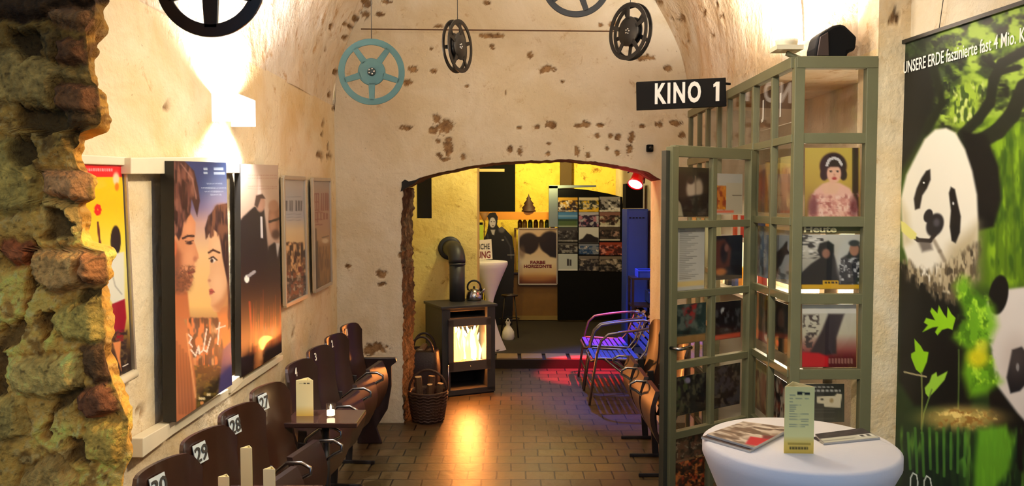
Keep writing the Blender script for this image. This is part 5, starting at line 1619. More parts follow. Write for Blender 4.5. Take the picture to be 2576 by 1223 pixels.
# ================================================================== HIGH TABLES with stretch covers
def high_table(label, c, h, r, stem, foot, m, group):
    t = thing('high_table', label, 'table', c, 0, group)
    prof = [(0.001, h), (r * 0.96, h), (r, h - 0.008), (r, h - 0.04)]
    n = 22
    for i in range(1, n + 1):
        a = i / n
        z = (h - 0.04) * (1 - a)
        if a < 0.45: k = a / 0.45; rr_ = r * (1 - k) ** 1.25 * 1.0 + stem * (1 - (1 - k) ** 1.25)
        else: k = (a - 0.45) / 0.55; rr_ = stem + (foot - stem) * k ** 1.8
        prof.append((rr_, max(z, 0.0)))
    n2 = 64
    mb = MB(); vs = []
    for i, (rad, z) in enumerate(prof):
        for j in range(n2):
            th = 2 * PI * j / n2
            w_ = 1.0
            if i > 3:
                a = (i - 3) / n
                w_ = 1 + 0.16 * min(a, 1 - a * 0.4) * math.cos(4 * th + 0.6)
            vs.append((rad * w_ * math.cos(th), rad * w_ * math.sin(th), z))
    mb.add(vs, [(i * n2 + j, i * n2 + (j + 1) % n2, (i + 1) * n2 + (j + 1) % n2, (i + 1) * n2 + j) for i in range(len(prof) - 1) for j in range(n2)], True)
    mb.build('stretch_cover', m, t)
    MB().lathe([(0.001, h - 0.03), (r * 0.97, h - 0.03), (r * 0.97, h - 0.004), (0.001, h - 0.004)], 48).build('table_top', M['white'], t)
    MB().lathe([(0.025, 0.03), (0.025, h - 0.03)], 16).build('table_pole', M['chrome'], t)
    MB().lathe([(foot * 0.9, 0.0), (foot * 0.9, 0.015), (0.03, 0.03)], 32).build('table_foot', M['chrome'], t)
    return t


HT = 1.06
cn = onZ(2010, 1112, HT)
RT = 0.272
high_table('white stretch covered high table in the right foreground', (cn.x, cn.y, 0), HT, RT, 0.10, 0.27, M['cloth'], 'white stretch covered high tables')
cf = Vector((onY(1232, 660, 8.85).x, 8.85, 0.11))
high_table('white stretch covered high table in the back room', tuple(cf), 0.99, 0.20, 0.035, 0.17, M['cloth'], 'white stretch covered high tables')

c = onZ(2009, 1141, HT)
table_card('pale menu card with small print on the white high table', (c.x, c.y, HT), 72 / FPX * c.y * 1.03, 0.186, -0.05, p_card2)


def flat_print(name, label, px4, z, th, fn, cat, step=2.4):
    q = [onZ(x, y, z + th) for x, y in px4]
    o = printed(name, q[0], q[1], q[2], q[3], fn, step, th, M['print'], None, back=(0, 0, -1), coords=(100.0, 100.0), edge=(190, 186, 176))
    return tag(o, label, cat)


def p_news(p):
    p.c[:] = (206, 190, 168); p.speck((0, 0, 100, 100), [(150, 126, 104), (220, 206, 184), (110, 86, 66)], 24, 8, 601, .48, .6)
    p.poly([(66, 66), (100, 60), (100, 92), (80, 96)], (196, 16, 34), 3); p.poly([(80, 52), (100, 44), (100, 60), (88, 62)], (120, 30, 30), 3)
    for k in range(7): p.rect(4, 8 + 12 * k, 50, 10 + 12 * k, (120, 100, 84), 1, .5)


def p_news0(p):
    p.c[:] = (190, 172, 150); p.rect(0, 88, 100, 100, (60, 40, 34), 2); p.speck((0, 0, 100, 100), [(150, 130, 110)], 20, 8, 605)


flat_print('newspaper', 'folded brown printed newspaper, bottom of the pile on the white table', [(1862, 1066), (1984, 1082), (1886, 1134), (1764, 1099)], HT + 0.001, 0.006, p_news0, 'newspaper')
flat_print('newspaper', 'printed newspaper with a red corner, top of the pile on the white table', [(1870, 1060), (1990, 1076), (1896, 1126), (1778, 1092)], HT + 0.0075, 0.006, p_news, 'newspaper')


def p_mag(p):
    p.c[:] = (26, 20, 28); p.poly([(0, 55), (100, 55), (100, 100), (0, 100)], (206, 206, 186), 3); p.speck((0, 0, 100, 50), [(60, 50, 56)], 16, 20, 611)
    p.rect(70, 56, 96, 80, (230, 230, 214), 1); p.rect(74, 60, 80, 76, (30, 30, 30), 1); p.rect(86, 60, 92, 76, (30, 30, 30), 1); p.rect(0, 76, 60, 84, (110, 110, 96), 3, .7)


flat_print('magazine', 'black and white magazine on the right of the white table', [(2050, 1092), (2168, 1077), (2214, 1101), (2072, 1115)], HT + 0.001, 0.005, p_mag, 'magazine')
flat_print('magazine', 'thin grey magazine lying under the black and white magazine', [(2040, 1100), (2150, 1090), (2214, 1105), (2072, 1119)], HT + 0.0003, 0.0006, p_mag, 'magazine')

# ================================================================== STOVE
ST = thing('wood_stove', 'dark grey wood stove with a bright fire', 'stove', (-0.487, 7.378, 0), math.radians(25))
W_, D_, H_ = 0.52, 0.46, 0.825
mb = MB()
for s in (-1, 1): mb.box((s * (W_ / 2 - 0.04), 0, H_ / 2), (0.08, D_, H_ - 0.05))
mb.box((0, D_ / 2 - 0.015, H_ / 2), (W_, 0.03, H_ - 0.05))
mb.box((0, 0, 0.035), (W_, D_, 0.05)); mb.box((0, 0.02, 0.24), (W_ - .1, D_ - .06, 0.02)); mb.box((0, 0.02, 0.70), (W_ - .1, D_ - .06, 0.02))
mb.box((0, 0.02, H_ - 0.045), (W_ - .1, D_ - .06, 0.03))
mb.build('stove_body', M['stove'], ST, bevel=0.004)
MB().box((0, -0.005, H_ - 0.0125), (W_ + 0.03, D_ + 0.03, 0.025)).build('top_plate', M['stove'], ST, bevel=0.005)
MB().box((0, 0, 0.005), (W_ - .02, D_ - .02, 0.012)).build('base_plate', M['stove_in'], ST)
mb = MB()
mb.box((0, 0.06, 0.47), (0.34, 0.01, 0.44)); mb.box((0, 0.10, 0.14), (0.36, 0.01, 0.19)); mb.box((0, 0.06, 0.76), (0.36, 0.01, 0.08))
mb.build('inner_lining', M['stove_in'], ST)
yF = -D_ / 2 - 0.012
dm = mat('warm_grey_door_steel', (84, 76, 70), 0.4)
mb = MB()
mb.beam((-0.182, yF, 0.235), (-0.182, yF, 0.70), 0.05, 0.03, (0, 1, 0)); mb.beam((0.182, yF, 0.235), (0.182, yF, 0.70), 0.05, 0.03, (0, 1, 0))
mb.beam((-0.207, yF, 0.672), (0.207, yF, 0.672), 0.07, 0.03, (0, 1, 0)); mb.beam((-0.207, yF, 0.275), (0.207, yF, 0.275), 0.09, 0.03, (0, 1, 0))
door = mb.build('stove_door', dm, ST, bevel=0.003)
MB().box((0, yF, 0.475), (0.33, 0.006, 0.33)).build('door_window', M['glass'], door)
mb = MB(); mb.tube([(-0.215, yF - 0.01, 0.30), (-0.225, yF - 0.05, 0.30), (-0.225, yF - 0.05, 0.10), (-0.215, yF - 0.02, 0.08)], 0.007, 8)
mb.build('door_handle', M['steel'], door)
mb = MB(); mb.lathe([(0.001, 0), (0.006, 0), (0.006, 0.01), (0.001, 0.012)], 10, (0.0, yF - 0.015, 0.27), (0, -1, 0)); mb.build('air_knob', M['steel'], door)
# fire
rr = random.Random(5)
for i in range(3):
    a = Vector((-0.12 + 0.02 * i, -0.16 + 0.06 * i, 0.285 + 0.03 * i)); b = Vector((0.12 - 0.03 * i, -0.10 + 0.03 * i, 0.29 + 0.04 * i))
    o = MB().tube([a, (a + b) / 2, b], 0.028, 10).build('burning_log', M['ember'], None)
    o.location = ST.location; o.rotation_euler = ST.rotation_euler
    tag(o, 'glowing log in the stove, %s' % ('in front', 'in the middle', 'at the back')[i], 'log', 'burning logs')
mb, mc = MB(), MB()
for i in range(23):
    x = -0.143 + 0.0130 * i; hh = rr.uniform(0.25, 0.36); y = rr.uniform(-0.16, -0.02)
    pts = [(x, y, 0.29), (x + rr.uniform(-.01, .01), y, 0.29 + hh * .35), (x + rr.uniform(-.02, .02), y, 0.29 + hh * .7), (x + rr.uniform(-.03, .03), y, 0.29 + hh)]
    (mb if i % 2 else mc).tube(pts, 0.02, 10, rs=[0.022, 0.030, 0.018, 0.001])
nf = len(mb.f)
mb.add(mc.v, mc.f, True)
o = mb.build('fire_flames', M['flame'])
o.data.materials.append(M['flame_core'])
for i_, pg in enumerate(o.data.polygons): pg.material_index = 0 if i_ < nf else 1
o.location = ST.location; o.rotation_euler = ST.rotation_euler
tag(o, 'blazing yellow white flames behind the stove window', 'fire', kind='stuff')
# flue
px_ = onY(1150, 700, 7.47).x
t = thing('flue_pipe', 'thick dark flue pipe with elbow rising from the stove', 'stove pipe', (px_, 7.47, H_))
zt_ = onY(1150, 656, 7.47).z
MB().tube([(px_, 7.47, H_ + .002), (px_, 7.47, zt_ - 0.02)], 0.073, 28).build('vertical_pipe', M['pipe'], t, w=True)
pts = []
for k in range(9):
    a = k / 8 * PI / 2
    R_ = 0.12
    pts.append((px_ - (R_ - R_ * math.cos(a)) * 0.35, 7.47 + (R_ - R_ * math.cos(a)), zt_ - 0.02 + R_ * math.sin(a)))
pts.append((pts[-1][0] - 0.05, 7.80, pts[-1][2] + 0.0))
MB().tube(pts, 0.080, 28).build('pipe_elbow', M['pipe'], t, w=True)
MB().lathe([(0.078, 0), (0.078, 0.02)], 28, (px_, 7.47, zt_ - 0.04)).build('pipe_joint', M['stove'], t, w=True)
MB().lathe([(0.08, 0.0), (0.115, 0.0), (0.115, 0.015), (0.08, 0.02)], 32, (pts[-1][0], 7.775, pts[-1][2]), (0, 1, 0)).build('wall_collar', M['pipe'], t, w=True)
# kettle
c = onZ(1192, 757, H_)
t = thing('kettle', 'stainless steel kettle with a black ring handle on the stove', 'kettle', (c.x, c.y + 0.05, H_))
MB().lathe([(0.066, 0.0), (0.074, 0.01), (0.077, 0.04), (0.066, 0.08), (0.04, 0.105), (0.03, 0.11), (0.001, 0.116)], 32).build('kettle_body', M['steel'], t)
MB().lathe([(0.001, 0.114), (0.010, 0.118), (0.012, 0.128), (0.001, 0.136)], 14).build('lid_knob', M['black'], t)
MB().tube([(0.055, -0.03, 0.06), (0.085, -0.045, 0.09), (0.10, -0.055, 0.118)], 0.012, 10, rs=[0.016, 0.012, 0.009]).build('spout', M['steel'], t)
MB().tube([(0.062 * math.cos(a), 0, 0.125 + 0.062 * math.sin(a)) for a in np.linspace(-0.5, PI + 0.5, 20)], 0.009, 10).build('handle', M['black'], t)

# basket with logs and dark carrier bag
cb_ = onZ(1077, 1058, 0.0)
t = thing('log_basket', 'round dark wicker basket of firewood on the floor before the stove', 'basket', (cb_.x, cb_.y, 0))
prof = [(0.115, 0.0), (0.135, 0.05), (0.15, 0.14), (0.155, 0.23), (0.162, 0.245), (0.150, 0.25), (0.142, 0.22), (0.125, 0.05), (0.001, 0.03)]
MB().lathe(prof, 40, cap=False).build('basket_body', M['wicker'], t)
mb = MB()
for z in np.linspace(0.02, 0.22, 9): mb.tube([((0.122 + 0.16 * z) * math.cos(a), (0.122 + 0.16 * z) * math.sin(a), z + 0.006 * math.sin(a * 14)) for a in np.linspace(0, 2 * PI, 49)[:-1]], 0.008, 6, close=True)
mb.build('wicker_weave', M['wicker'], t)
MB().tube([(0.15 * math.cos(a), 0.0, 0.24 + 0.17 * math.sin(a)) for a in np.linspace(0, PI, 20)], 0.010, 8).build('basket_handle', M['wicker'], t)
rr = random.Random(3)


def log(label, a, b, r, split, group):
    a, b = Vector(a), Vector(b)
    t = thing('firewood_log', label, 'firewood', tuple(a), 0, group)
    n = 9
    d, u_, v_ = frame_of(b - a)
    rad = [r * rr.uniform(0.82, 1.1) * (0.45 if split and 1 < j < 5 else 1) for j in range(n)]
    ring = lambda c_, k: [c_ + (u_ * math.cos(2 * PI * j / n) + v_ * math.sin(2 * PI * j / n)) * rad[j] * k for j in range(n)]
    L0, L1 = ring(a - a, 1), ring(b - a, 1)
    MB().add(L0 + L1, [(j, (j + 1) % n, n + (j + 1) % n, n + j) for j in range(n)]).build('bark', M['bark'], t)
    e0, e1 = ring(-(b - a).normalized() * 0.002, 0.96), ring((b - a) + (b - a).normalized() * 0.002, 0.96)
    MB().add(e0 + e1, [tuple(range(n))[::-1], tuple(range(n, 2 * n))]).build('sawn_end', M['wood_end'], t)
    return t


x0, y0 = cb_.x, cb_.y
log('upright pale split log in the wicker basket', (x0 + 0.01, y0 - 0.06, 0.08), (x0 + 0.03, y0 - 0.09, 0.31), 0.028, True, 'logs in the wicker basket')
log('log leaning to the left in the wicker basket', (x0 - 0.06, y0 + 0.0, 0.08), (x0 - 0.075, y0 - 0.03, 0.36), 0.03, False, 'logs in the wicker basket')
log('short log at the back of the wicker basket', (x0 + 0.0, y0 + 0.07, 0.08), (x0 + 0.02, y0 + 0.09, 0.34), 0.032, False, 'logs in the wicker basket')
log('log leaning to the right in the wicker basket', (x0 + 0.075, y0 + 0.02, 0.08), (x0 + 0.10, y0 + 0.0, 0.30), 0.026, False, 'logs in the wicker basket')

cx_, cy_ = onY(1070, 900, 7.0).x - 0.02, 7.0
t = thing('log_carrier', 'dark canvas log carrier beside the stove', 'bag', (cx_, cy_, 0))
P = []
for z, wx, wy in ((0.0, 0.13, 0.12), (0.1, 0.15, 0.14), (0.3, 0.155, 0.14), (0.44, 0.14, 0.12), (0.46, 0.125, 0.10), (0.3, 0.13, 0.11)):
    P.append([(wx * math.copysign(abs(math.cos(a)) ** 0.5, math.cos(a)), wy * math.copysign(abs(math.sin(a)) ** 0.5, math.sin(a)), z) for a in np.linspace(0, 2 * PI, 33)])
MB().grid(np.array(P)).build('bag_body', M['leather'], t)
MB().tube([(0.10 * math.cos(a), -0.10, 0.43 + 0.15 * math.sin(a)) for a in np.linspace(0, PI, 16)], 0.010, 8).build('bag_handle', M['leather'], t)
MB().tube([(0.10 * math.cos(a), 0.10, 0.43 + 0.15 * math.sin(a)) for a in np.linspace(0, PI, 16)], 0.010, 8).build('bag_handle', M['leather'], t)
for k, (dz, dx, lab) in enumerate(((0.0, -0.06, 'lower left log in the dark carrier'), (0.0, 0.03, 'lower right log in the dark carrier'), (0.055, -0.02, 'topmost log in the dark carrier'))):
    log(lab, (cx_ + dx, cy_ - 0.08, 0.40 + dz), (cx_ + dx + 0.02, cy_ + 0.08, 0.42 + dz), 0.035, k == 2, 'logs in the dark carrier')

# ================================================================== BLUE BISTRO CHAIRS
def chair(label, Xf, Yc):
    """facing -X; front of the seat at Xf; width along Y"""
    t = thing('bistro_chair', label, 'chair', (Xf, Yc, 0), 0, 'blue bistro armchairs in the arch')
    hw = 0.265
    for s in (-1, 1):
        y = s * hw
        pts = [(-0.03, y, 0.0), (0.0, y, 0.22), (0.035, y, 0.45), (0.07, y, 0.56), (0.13, y, 0.615), (0.25, y, 0.635), (0.42, y * 0.97, 0.655), (0.52, y * 0.80, 0.665), (0.565, y * 0.4, 0.67)]
        MB().tube(pts, 0.0115, 10).build('arm_tube', M['alu'], t)
        MB().tube([(0.10, y * 0.95, 0.40), (0.30, y * 0.95, 0.24), (0.50, y * 0.93, 0.0)], 0.0105, 10).build('rear_leg', M['alu'], t)
        MB().tube([(0.0, y * 0.93, 0.385), (0.05, y * 0.93, 0.405), (0.40, y * 0.90, 0.385), (0.46, y * 0.86, 0.46), (0.53, y * 0.80, 0.665)], 0.0105, 10).build('side_rail', M['alu'], t)
    MB().tube([(0.565, -hw * 0.4, 0.67), (0.575, 0, 0.672), (0.565, hw * 0.4, 0.67)], 0.0115, 10).build('top_rail', M['alu'], t)
    MB().tube([(0.02, -hw * 0.93, 0.39), (-0.01, -hw * .8, 0.375), (-0.01, hw * .8, 0.375), (0.02, hw * 0.93, 0.39)], 0.0115, 10).build('front_rail', M['alu'], t)
    MB().tube([(0.0, -hw, 0.16), (0.0, hw, 0.16)], 0.008, 8).build('stretcher', M['alu'], t)
    mb = MB()
    for k in range(9): mb.box((0.02 + 0.045 * k, 0, 0.402 - 0.02 * math.sin(k / 8 * PI)), (0.036, hw * 1.78, 0.010))
    mb.build('seat', M['blue_slat'], t, bevel=0.003)
    mb = MB()
    for k in range(5):
        z = 0.47 + 0.045 * k; x = 0.455 + 0.10 * k / 4 + 0.01
        mb.box((x, 0, z), (0.010, hw * 1.6, 0.036), m=Matrix.Rotation(0.35, 3, 'Y'))
    mb.build('backrest', M['blue_slat'], t, bevel=0.003)
    return t


chair('nearer blue slatted aluminium armchair under the arch', 0.70, 7.07)
chair('farther blue slatted aluminium armchair under the arch', 0.70, 7.68)

# ================================================================== BACK ROOM
def box_px(name, x0, y0, x1, y1, Y, th, m, label, cat, group=None, bevel=0.003):
    a, b = onY(x0, y1, Y), onY(x1, y0, Y)
    o = MB().box((0, th / 2, (b.z - a.z) / 2), (b.x - a.x, th, b.z - a.z)).build(name, m, bevel=bevel)
    o.location = ((a.x + b.x) / 2, Y, a.z)
    return tag(o, label, cat, group)


# black panel with light strip
Yk = 11.95
a, b = onY(1190, 535, Yk), onY(1296, 392, Yk)
t = thing('black_wall_panel', 'black panel high on the back wall with a pale strip', 'panel', (a.x, Yk, a.z))
MB().box(((a.x + b.x) / 2, Yk + 0.02, (a.z + b.z) / 2), (b.x - a.x, 0.04, b.z - a.z)).build('panel_board', M['blackm'], t, w=True)
p, q = onY(1200, 432, Yk - 0.02), onY(1269, 425, Yk - 0.02)
MB().box(((p.x + q.x) / 2, Yk - 0.02, (p.z + q.z) / 2), (q.x - p.x, 0.03, q.z - p.z)).build('pale_strip', mat('cream_strip', (214, 190, 130), 0.5), t, w=True)
box_px('wooden_beam', 1190, 533, 1403, 553, 11.3, 0.12, M['amber'], 'amber varnished wooden beam across the back room', 'beam')
# bar counter
a, b = onY(1262, 806, 11.0), onY(1404, 690, 11.0)
t = thing('bar_counter', 'brown wooden counter below the FARBE HORIZONTE poster', 'counter', ((a.x + b.x) / 2, 11.0, 0.11))
MB().box(((a.x + b.x) / 2, 11.19, (0.11 + b.z) / 2), (b.x - a.x, 0.34, b.z - 0.11)).build('counter_body', M['brown'], t, w=True, bevel=0.004)
MB().box(((a.x + b.x) / 2, 11.18, b.z + 0.012), (b.x - a.x + .04, 0.40, 0.03)).build('counter_top', M['ply'], t, w=True, bevel=0.004)
MB().box(((a.x + b.x) / 2, 11.005, 0.15), (b.x - a.x, 0.02, 0.06)).build('plinth', mat('pale_plinth', (150, 124, 60), 0.6), t, w=True)
# bottles and shelf on the wall behind the beam
Yb = 11.5
for i, x in enumerate((1308, 1320, 1334, 1348, 1362, 1376, 1390)):
    c = onY(x, 574, Yb)
    o = MB().lathe([(0.03, 0), (0.034, 0.01), (0.034, 0.09), (0.012, 0.13), (0.012, 0.17), (0.001, 0.172)], 14).build('bottle', mat('bottle_glass_%d' % i, [(90, 60, 20), (150, 120, 60), (60, 80, 40)][i % 3], 0.15))
    o.location = (c.x, Yb, c.z)
    tag(o, 'small bottle below the amber beam, %s from the left of seven' % ('first', 'second', 'third', 'fourth', 'fifth', 'sixth', 'seventh')[i], 'bottle', 'bottles on the bar shelf')
a, b = onY(1296, 578, 11.42), onY(1402, 574, 11.42)
t = thing('bar_shelf', 'narrow shelf carrying the bottles above the poster', 'shelf', (a.x, 11.42, 0.11))
MB().box(((a.x + b.x) / 2, 11.50, b.z - 0.012), (b.x - a.x, 0.2, 0.02)).build('shelf_board', M['brown'], t, w=True)
for x in (a.x, b.x): MB().beam((x, 11.50, 0.11), (x, 11.50, b.z), 0.03, 0.03, (0, 1, 0)).build('upright', M['brown'], t, w=True)
# decorative small tree figure on the beam
c = onY(1330, 533, 11.36)
t = thing('wooden_ornament', 'dark tree shaped ornament standing on the amber beam', 'ornament', (c.x, 11.36, c.z))
MB().lathe([(0.10, 0.0), (0.10, 0.02), (0.085, 0.03), (0.095, 0.06), (0.06, 0.10), (0.07, 0.12), (0.03, 0.17), (0.035, 0.19), (0.012, 0.22), (0.001, 0.26)], 14).build('ornament_body', mat('dark_red_brown_wood', (52, 24, 12), 0.7), t)


def p_farbe(p):
    p.vgrad([(574, (226, 200, 164)), (600, (206, 170, 130)), (660, (226, 210, 180)), (690, (214, 180, 130)), (700, (130, 70, 40)), (718, (90, 50, 30))])
    D = (40, 28, 26)
    p.ell(1330, 612, 26, 26, D, .15); p.poly([(1306, 606), (1326, 636), (1334, 640), (1344, 634), (1354, 612), (1352, 600)], D, 3); p.ell(1313, 634, 8, 16, (120, 96, 80), .5, 0, .6)
    p.ell(1384, 610, 28, 28, (32, 24, 26), .15); p.poly([(1356, 606), (1366, 630), (1384, 646), (1404, 650), (1404, 600)], (32, 24, 26), 3)
    p.line([(1345, 604), (1368, 602)], 12, D, 3)
    p.ell(1350, 698, 46, 10, (200, 150, 90), .6, 0, .6)


def sheet(name, label, cat, pts, Y, fn, th=0.01, group=None, step=1.6, mm='print'):
    q = [onY(x, y, Y) for x, y in pts]
    t = thing(name, label, cat, tuple(q[3]), 0, group)
    printed('printed_sheet', q[0], q[1], q[2], q[3], fn, step, th, M[mm], t, back=(0, 1, 0))
    return t, q


Yf_ = 10.955
t, q = sheet('framed_poster', 'framed poster FARBE HORIZONTE with two dark heads', 'poster', [(1305, 575), (1401, 575), (1401, 715), (1305, 715)], Yf_, p_farbe, 0.03)
sc = Yf_ / FPX
text('lettering', 'FARBE', onY(1334, 664, Yf_ - 0.004), (1, 0, 0), (0, 0, 1), 38 * sc, 8 * sc, M['maroon'], t, 0.002, 0.04)
text('lettering', 'HORIZONTE', onY(1318, 674, Yf_ - 0.004), (1, 0, 0), (0, 0, 1), 70 * sc, 8 * sc, M['maroon'], t, 0.002, 0.04)
mb = MB()
for a, b in ((0, 1), (1, 2), (2, 3), (3, 0)): mb.beam(q[a] + Vector((0, -.004, 0)), q[b] + Vector((0, -.004, 0)), 0.018, 0.03, (0, 1, 0))
mb.build('frame', M['silver'], t, w=True)


def p_standee(p):
    p.c[:] = (24, 22, 24)
    p.ell(1238, 548, 13, 14, (16, 14, 16), .1); p.ell(1239, 560, 8, 13, (206, 200, 194), .15)
    p.ell(1236, 558, 1.6, 1.2, (30, 30, 30), .4); p.ell(1243, 558, 1.6, 1.2, (30, 30, 30), .4); p.ell(1240, 568, 2.5, 1, (80, 60, 60), .4)
    p.poly([(1234, 578), (1246, 578), (1243, 592), (1238, 590)], (190, 186, 180), 1.5)
    p.ell(1262, 578, 8, 8, (96, 92, 92), .4); p.rect(1262, 602, 1268, 606, (150, 150, 150), .6)
    p.line([(1226, 590), (1232, 620), (1234, 660)], 3, (60, 58, 62), 2); p.line([(1270, 596), (1284, 620), (1286, 650)], 3, (56, 54, 56), 2)
    p.rect(1276, 640, 1296, 643, (150, 150, 150), .8, .7)


SO = [(1226, 582), (1230, 556), (1226, 544), (1232, 536), (1246, 535), (1252, 546), (1250, 566), (1256, 574), (1262, 570), (1272, 578), (1288, 596), (1294, 640), (1292, 700), (1288, 818), (1230, 818), (1222, 640), (1216, 606)]
Yo = 10.6
t = thing('cardboard_standee', 'black and white cardboard figure in a dark suit behind the small table', 'cardboard figure', tuple(onY(1256, 819, Yo)))
def fan(p): p_standee(p)
xs_ = np.linspace(1212, 1298, 130); ys_ = np.linspace(532, 820, 400)
gx, gy = np.meshgrid(xs_, ys_)
pts_ = Paint(gx.ravel(), gy.ravel(), (0, 0, 0)); inside = pts_.sdf(SO).reshape(gx.shape) < 0.8
p_ = Paint(gx.ravel(), gy.ravel(), (20, 20, 20)); p_standee(p_)
used = {}; vs = []; cc = []; fs = []
def vid(j, i):
    if (j, i) not in used:
        used[(j, i)] = len(vs); vs.append(tuple(onY(gx[j, i], gy[j, i], Yo))); cc.append(p_.c[j * gx.shape[1] + i])
    return used[(j, i)]
for j in range(gx.shape[0] - 1):
    for i in range(gx.shape[1] - 1):
        if inside[j, i] and inside[j + 1, i] and inside[j, i + 1] and inside[j + 1, i + 1]:
            fs.append((vid(j, i), vid(j, i + 1), vid(j + 1, i + 1), vid(j + 1, i)))
o = MB().add(vs, fs).build('figure_sheet', M['print'], t, w=True)
set_paint(o, np.array(cc))
sm = o.modifiers.new('solid', 'SOLIDIFY'); sm.thickness = 0.008
MB().box((0.0, 0.09, 0.30), (0.12, 0.02, 0.60), m=Matrix.Rotation(0.22, 3, 'X')).build('rear_stay', M['brown'], t)
# LICHE UNG sign on the small high table, green card
Yl = 8.85 - 0.03
q = [onY(x, y, Yl) for x, y in ((1176, 606), (1236, 602), (1239, 652), (1176, 657))]
t = thing('paper_sign', 'white sign with letters LICHE and UNG on the back room table', 'sign', tuple(q[3]))
MB().prism(q, (0, 0.012, 0)).build('sign_sheet', M['white'], t, w=True)
sc = Yl / FPX
text('lettering', 'LICHE', onY(1200, 628, Yl - 0.003), (1, 0, 0.04), (0, 0, 1), 32 * sc, 14 * sc, M['ink'], t, 0.002, 0.01)
text('lettering', 'UNG', onY(1200, 651, Yl - 0.003), (1, 0, 0.04), (0, 0, 1), 34 * sc, 18 * sc, M['maroon'], t, 0.002, 0.02)
box_px('green_card', 1190, 566, 1216, 604, 9.735, 0.012, M['lime'], 'lime green card behind the LICHE UNG sign', 'card')
o = box_px('display_stand', 1186, 560, 1214, 846, 9.75, 0.08, M['blackm'], 'dark upright stand behind the green card', 'stand')
# lampshade glimpsed between panel and figure
t = thing('funnel_shade', 'small tan funnel shaped lamp shade left of the cardboard figure', 'lamp shade', tuple(onY(1218, 552, 10.9)))
MB().lathe([(0.015, -0.02), (0.07, 0.095), (0.066, 0.095), (0.012, -0.015)], 18, cap=False).build('shade', mat('tan_shade', (190, 140, 80), 0.6), t)
MB().tube([(0, 0, -0.02), (0, 0.02, -1.4)], 0.006, 6).build('stem', M['iron'], t)

# bar stool and white bag
c = onY(1282, 810, 9.7)
t = thing('bar_stool', 'thin legged dark metal stool beside the back room table', 'stool', (c.x, 9.7, 0.11))
MB().lathe([(0.001, 0.50), (0.10, 0.50), (0.105, 0.515), (0.001, 0.53)], 20).build('seat', M['ply_dark'], t)
for k in range(4):
    a = PI / 4 + k * PI / 2
    MB().tube([(0.08 * math.cos(a), 0.08 * math.sin(a), 0.50), (0.15 * math.cos(a), 0.15 * math.sin(a), 0.0)], 0.008, 8).build('leg', M['iron'], t)
MB().tube([(0.118 * math.cos(a), 0.118 * math.sin(a), 0.22) for a in np.linspace(0, 2 * PI, 25)[:-1]], 0.006, 6, close=True).build('foot_ring', M['iron'], t)
c = onY(1278, 809, 9.5)
t = thing('plastic_bag', 'crumpled white bag on the floor by the stool', 'bag', (c.x, 9.5, 0.11))
P = []
rr = random.Random(9)
for z, r in ((0, 0.07), (0.03, 0.085), (0.09, 0.075), (0.14, 0.045), (0.17, 0.02), (0.21, 0.035)):
    P.append([(r * math.cos(a) * rr.uniform(.85, 1.1), r * math.sin(a), z) for a in np.linspace(0, 2 * PI, 17)[:-1]]); P[-1].append(P[-1][0])
MB().grid(np.array(P)).build('bag_body', M['white'], t)
MB().tube([(0.02 * math.cos(a), 0, 0.20 + 0.05 * math.sin(a)) for a in np.linspace(0, PI, 9)], 0.005, 6).build('bag_handle', M['white'], t)

# photo board
Yd = 10.89
t = thing('photo_board', 'tall black display board with curved top in the back room', 'display board', tuple(onY(1484, 806, Yd)))
top = [(1403, 806), (1403, 474), (1440, 474), (1480, 478), (1530, 487), (1566, 496), (1568, 560), (1570, 806)]
MB().prism([onY(x, y, Yd) for x, y in top], (0, 0.08, 0)).build('board', M['blackm'], t, w=True)
mb = MB(); mb.prism([onY(x, y, Yd - 0.01) for x, y in ((1381, 571), (1381, 468), (1403, 468), (1403, 571))], (0, 0.12, 0))
mb.prism([onY(x, y, Yd - 0.01) for x, y in ((1381, 474), (1381, 466), (1500, 466), (1500, 470), (1403, 474))], (0, 0.12, 0))
mb.build('side_frame', M['bluegrey'], t, w=True)
cols_x = [(1404, 1453), (1456, 1506), (1508, 1560)]
rows = [[(497, 533), (497, 533), (495, 533)], [(534, 572), (534, 570), (534, 571)], [(573, 608), (572, 612), (572, 606)], [(611, 637), (614, 640), (610, 642)], [(639, 681), (644, 682), (645, 683)]]
TH = [[((196, 150, 40), (30, 20, 20), (230, 220, 200), 'yellow and black group'), ((206, 196, 160), (30, 40, 30), (220, 180, 30), 'pale figure with yellow strip'), ((150, 150, 150), (30, 30, 30), (220, 220, 220), 'black and white crowd')],
      [((60, 120, 170), (40, 70, 40), (90, 110, 50), 'green field under blue sky'), ((170, 170, 180), (30, 20, 50), (170, 110, 130), 'lilac figure'), ((130, 90, 80), (30, 20, 20), (190, 190, 170), 'brown portrait')],
      [((60, 60, 60), (20, 20, 20), (120, 120, 120), 'dark forest'), ((200, 204, 204), (20, 20, 22), (70, 70, 70), 'black skyline on white'), ((70, 60, 54), (20, 18, 18), (170, 140, 130), 'dark couple')],
      [((80, 80, 78), (24, 24, 24), (140, 140, 136), 'grey procession'), ((120, 130, 150), (20, 60, 110), (220, 210, 200), 'blue and white scene'), ((150, 60, 40), (60, 20, 20), (210, 140, 130), 'red faces')],
      [((180, 190, 192), (60, 60, 66), (220, 224, 224), 'white snow field with two figures'), ((110, 104, 100), (30, 30, 34), (170, 160, 150), 'grey table scene'), ((120, 110, 100), (24, 24, 24), (190, 180, 170), 'dark grey collage')]]
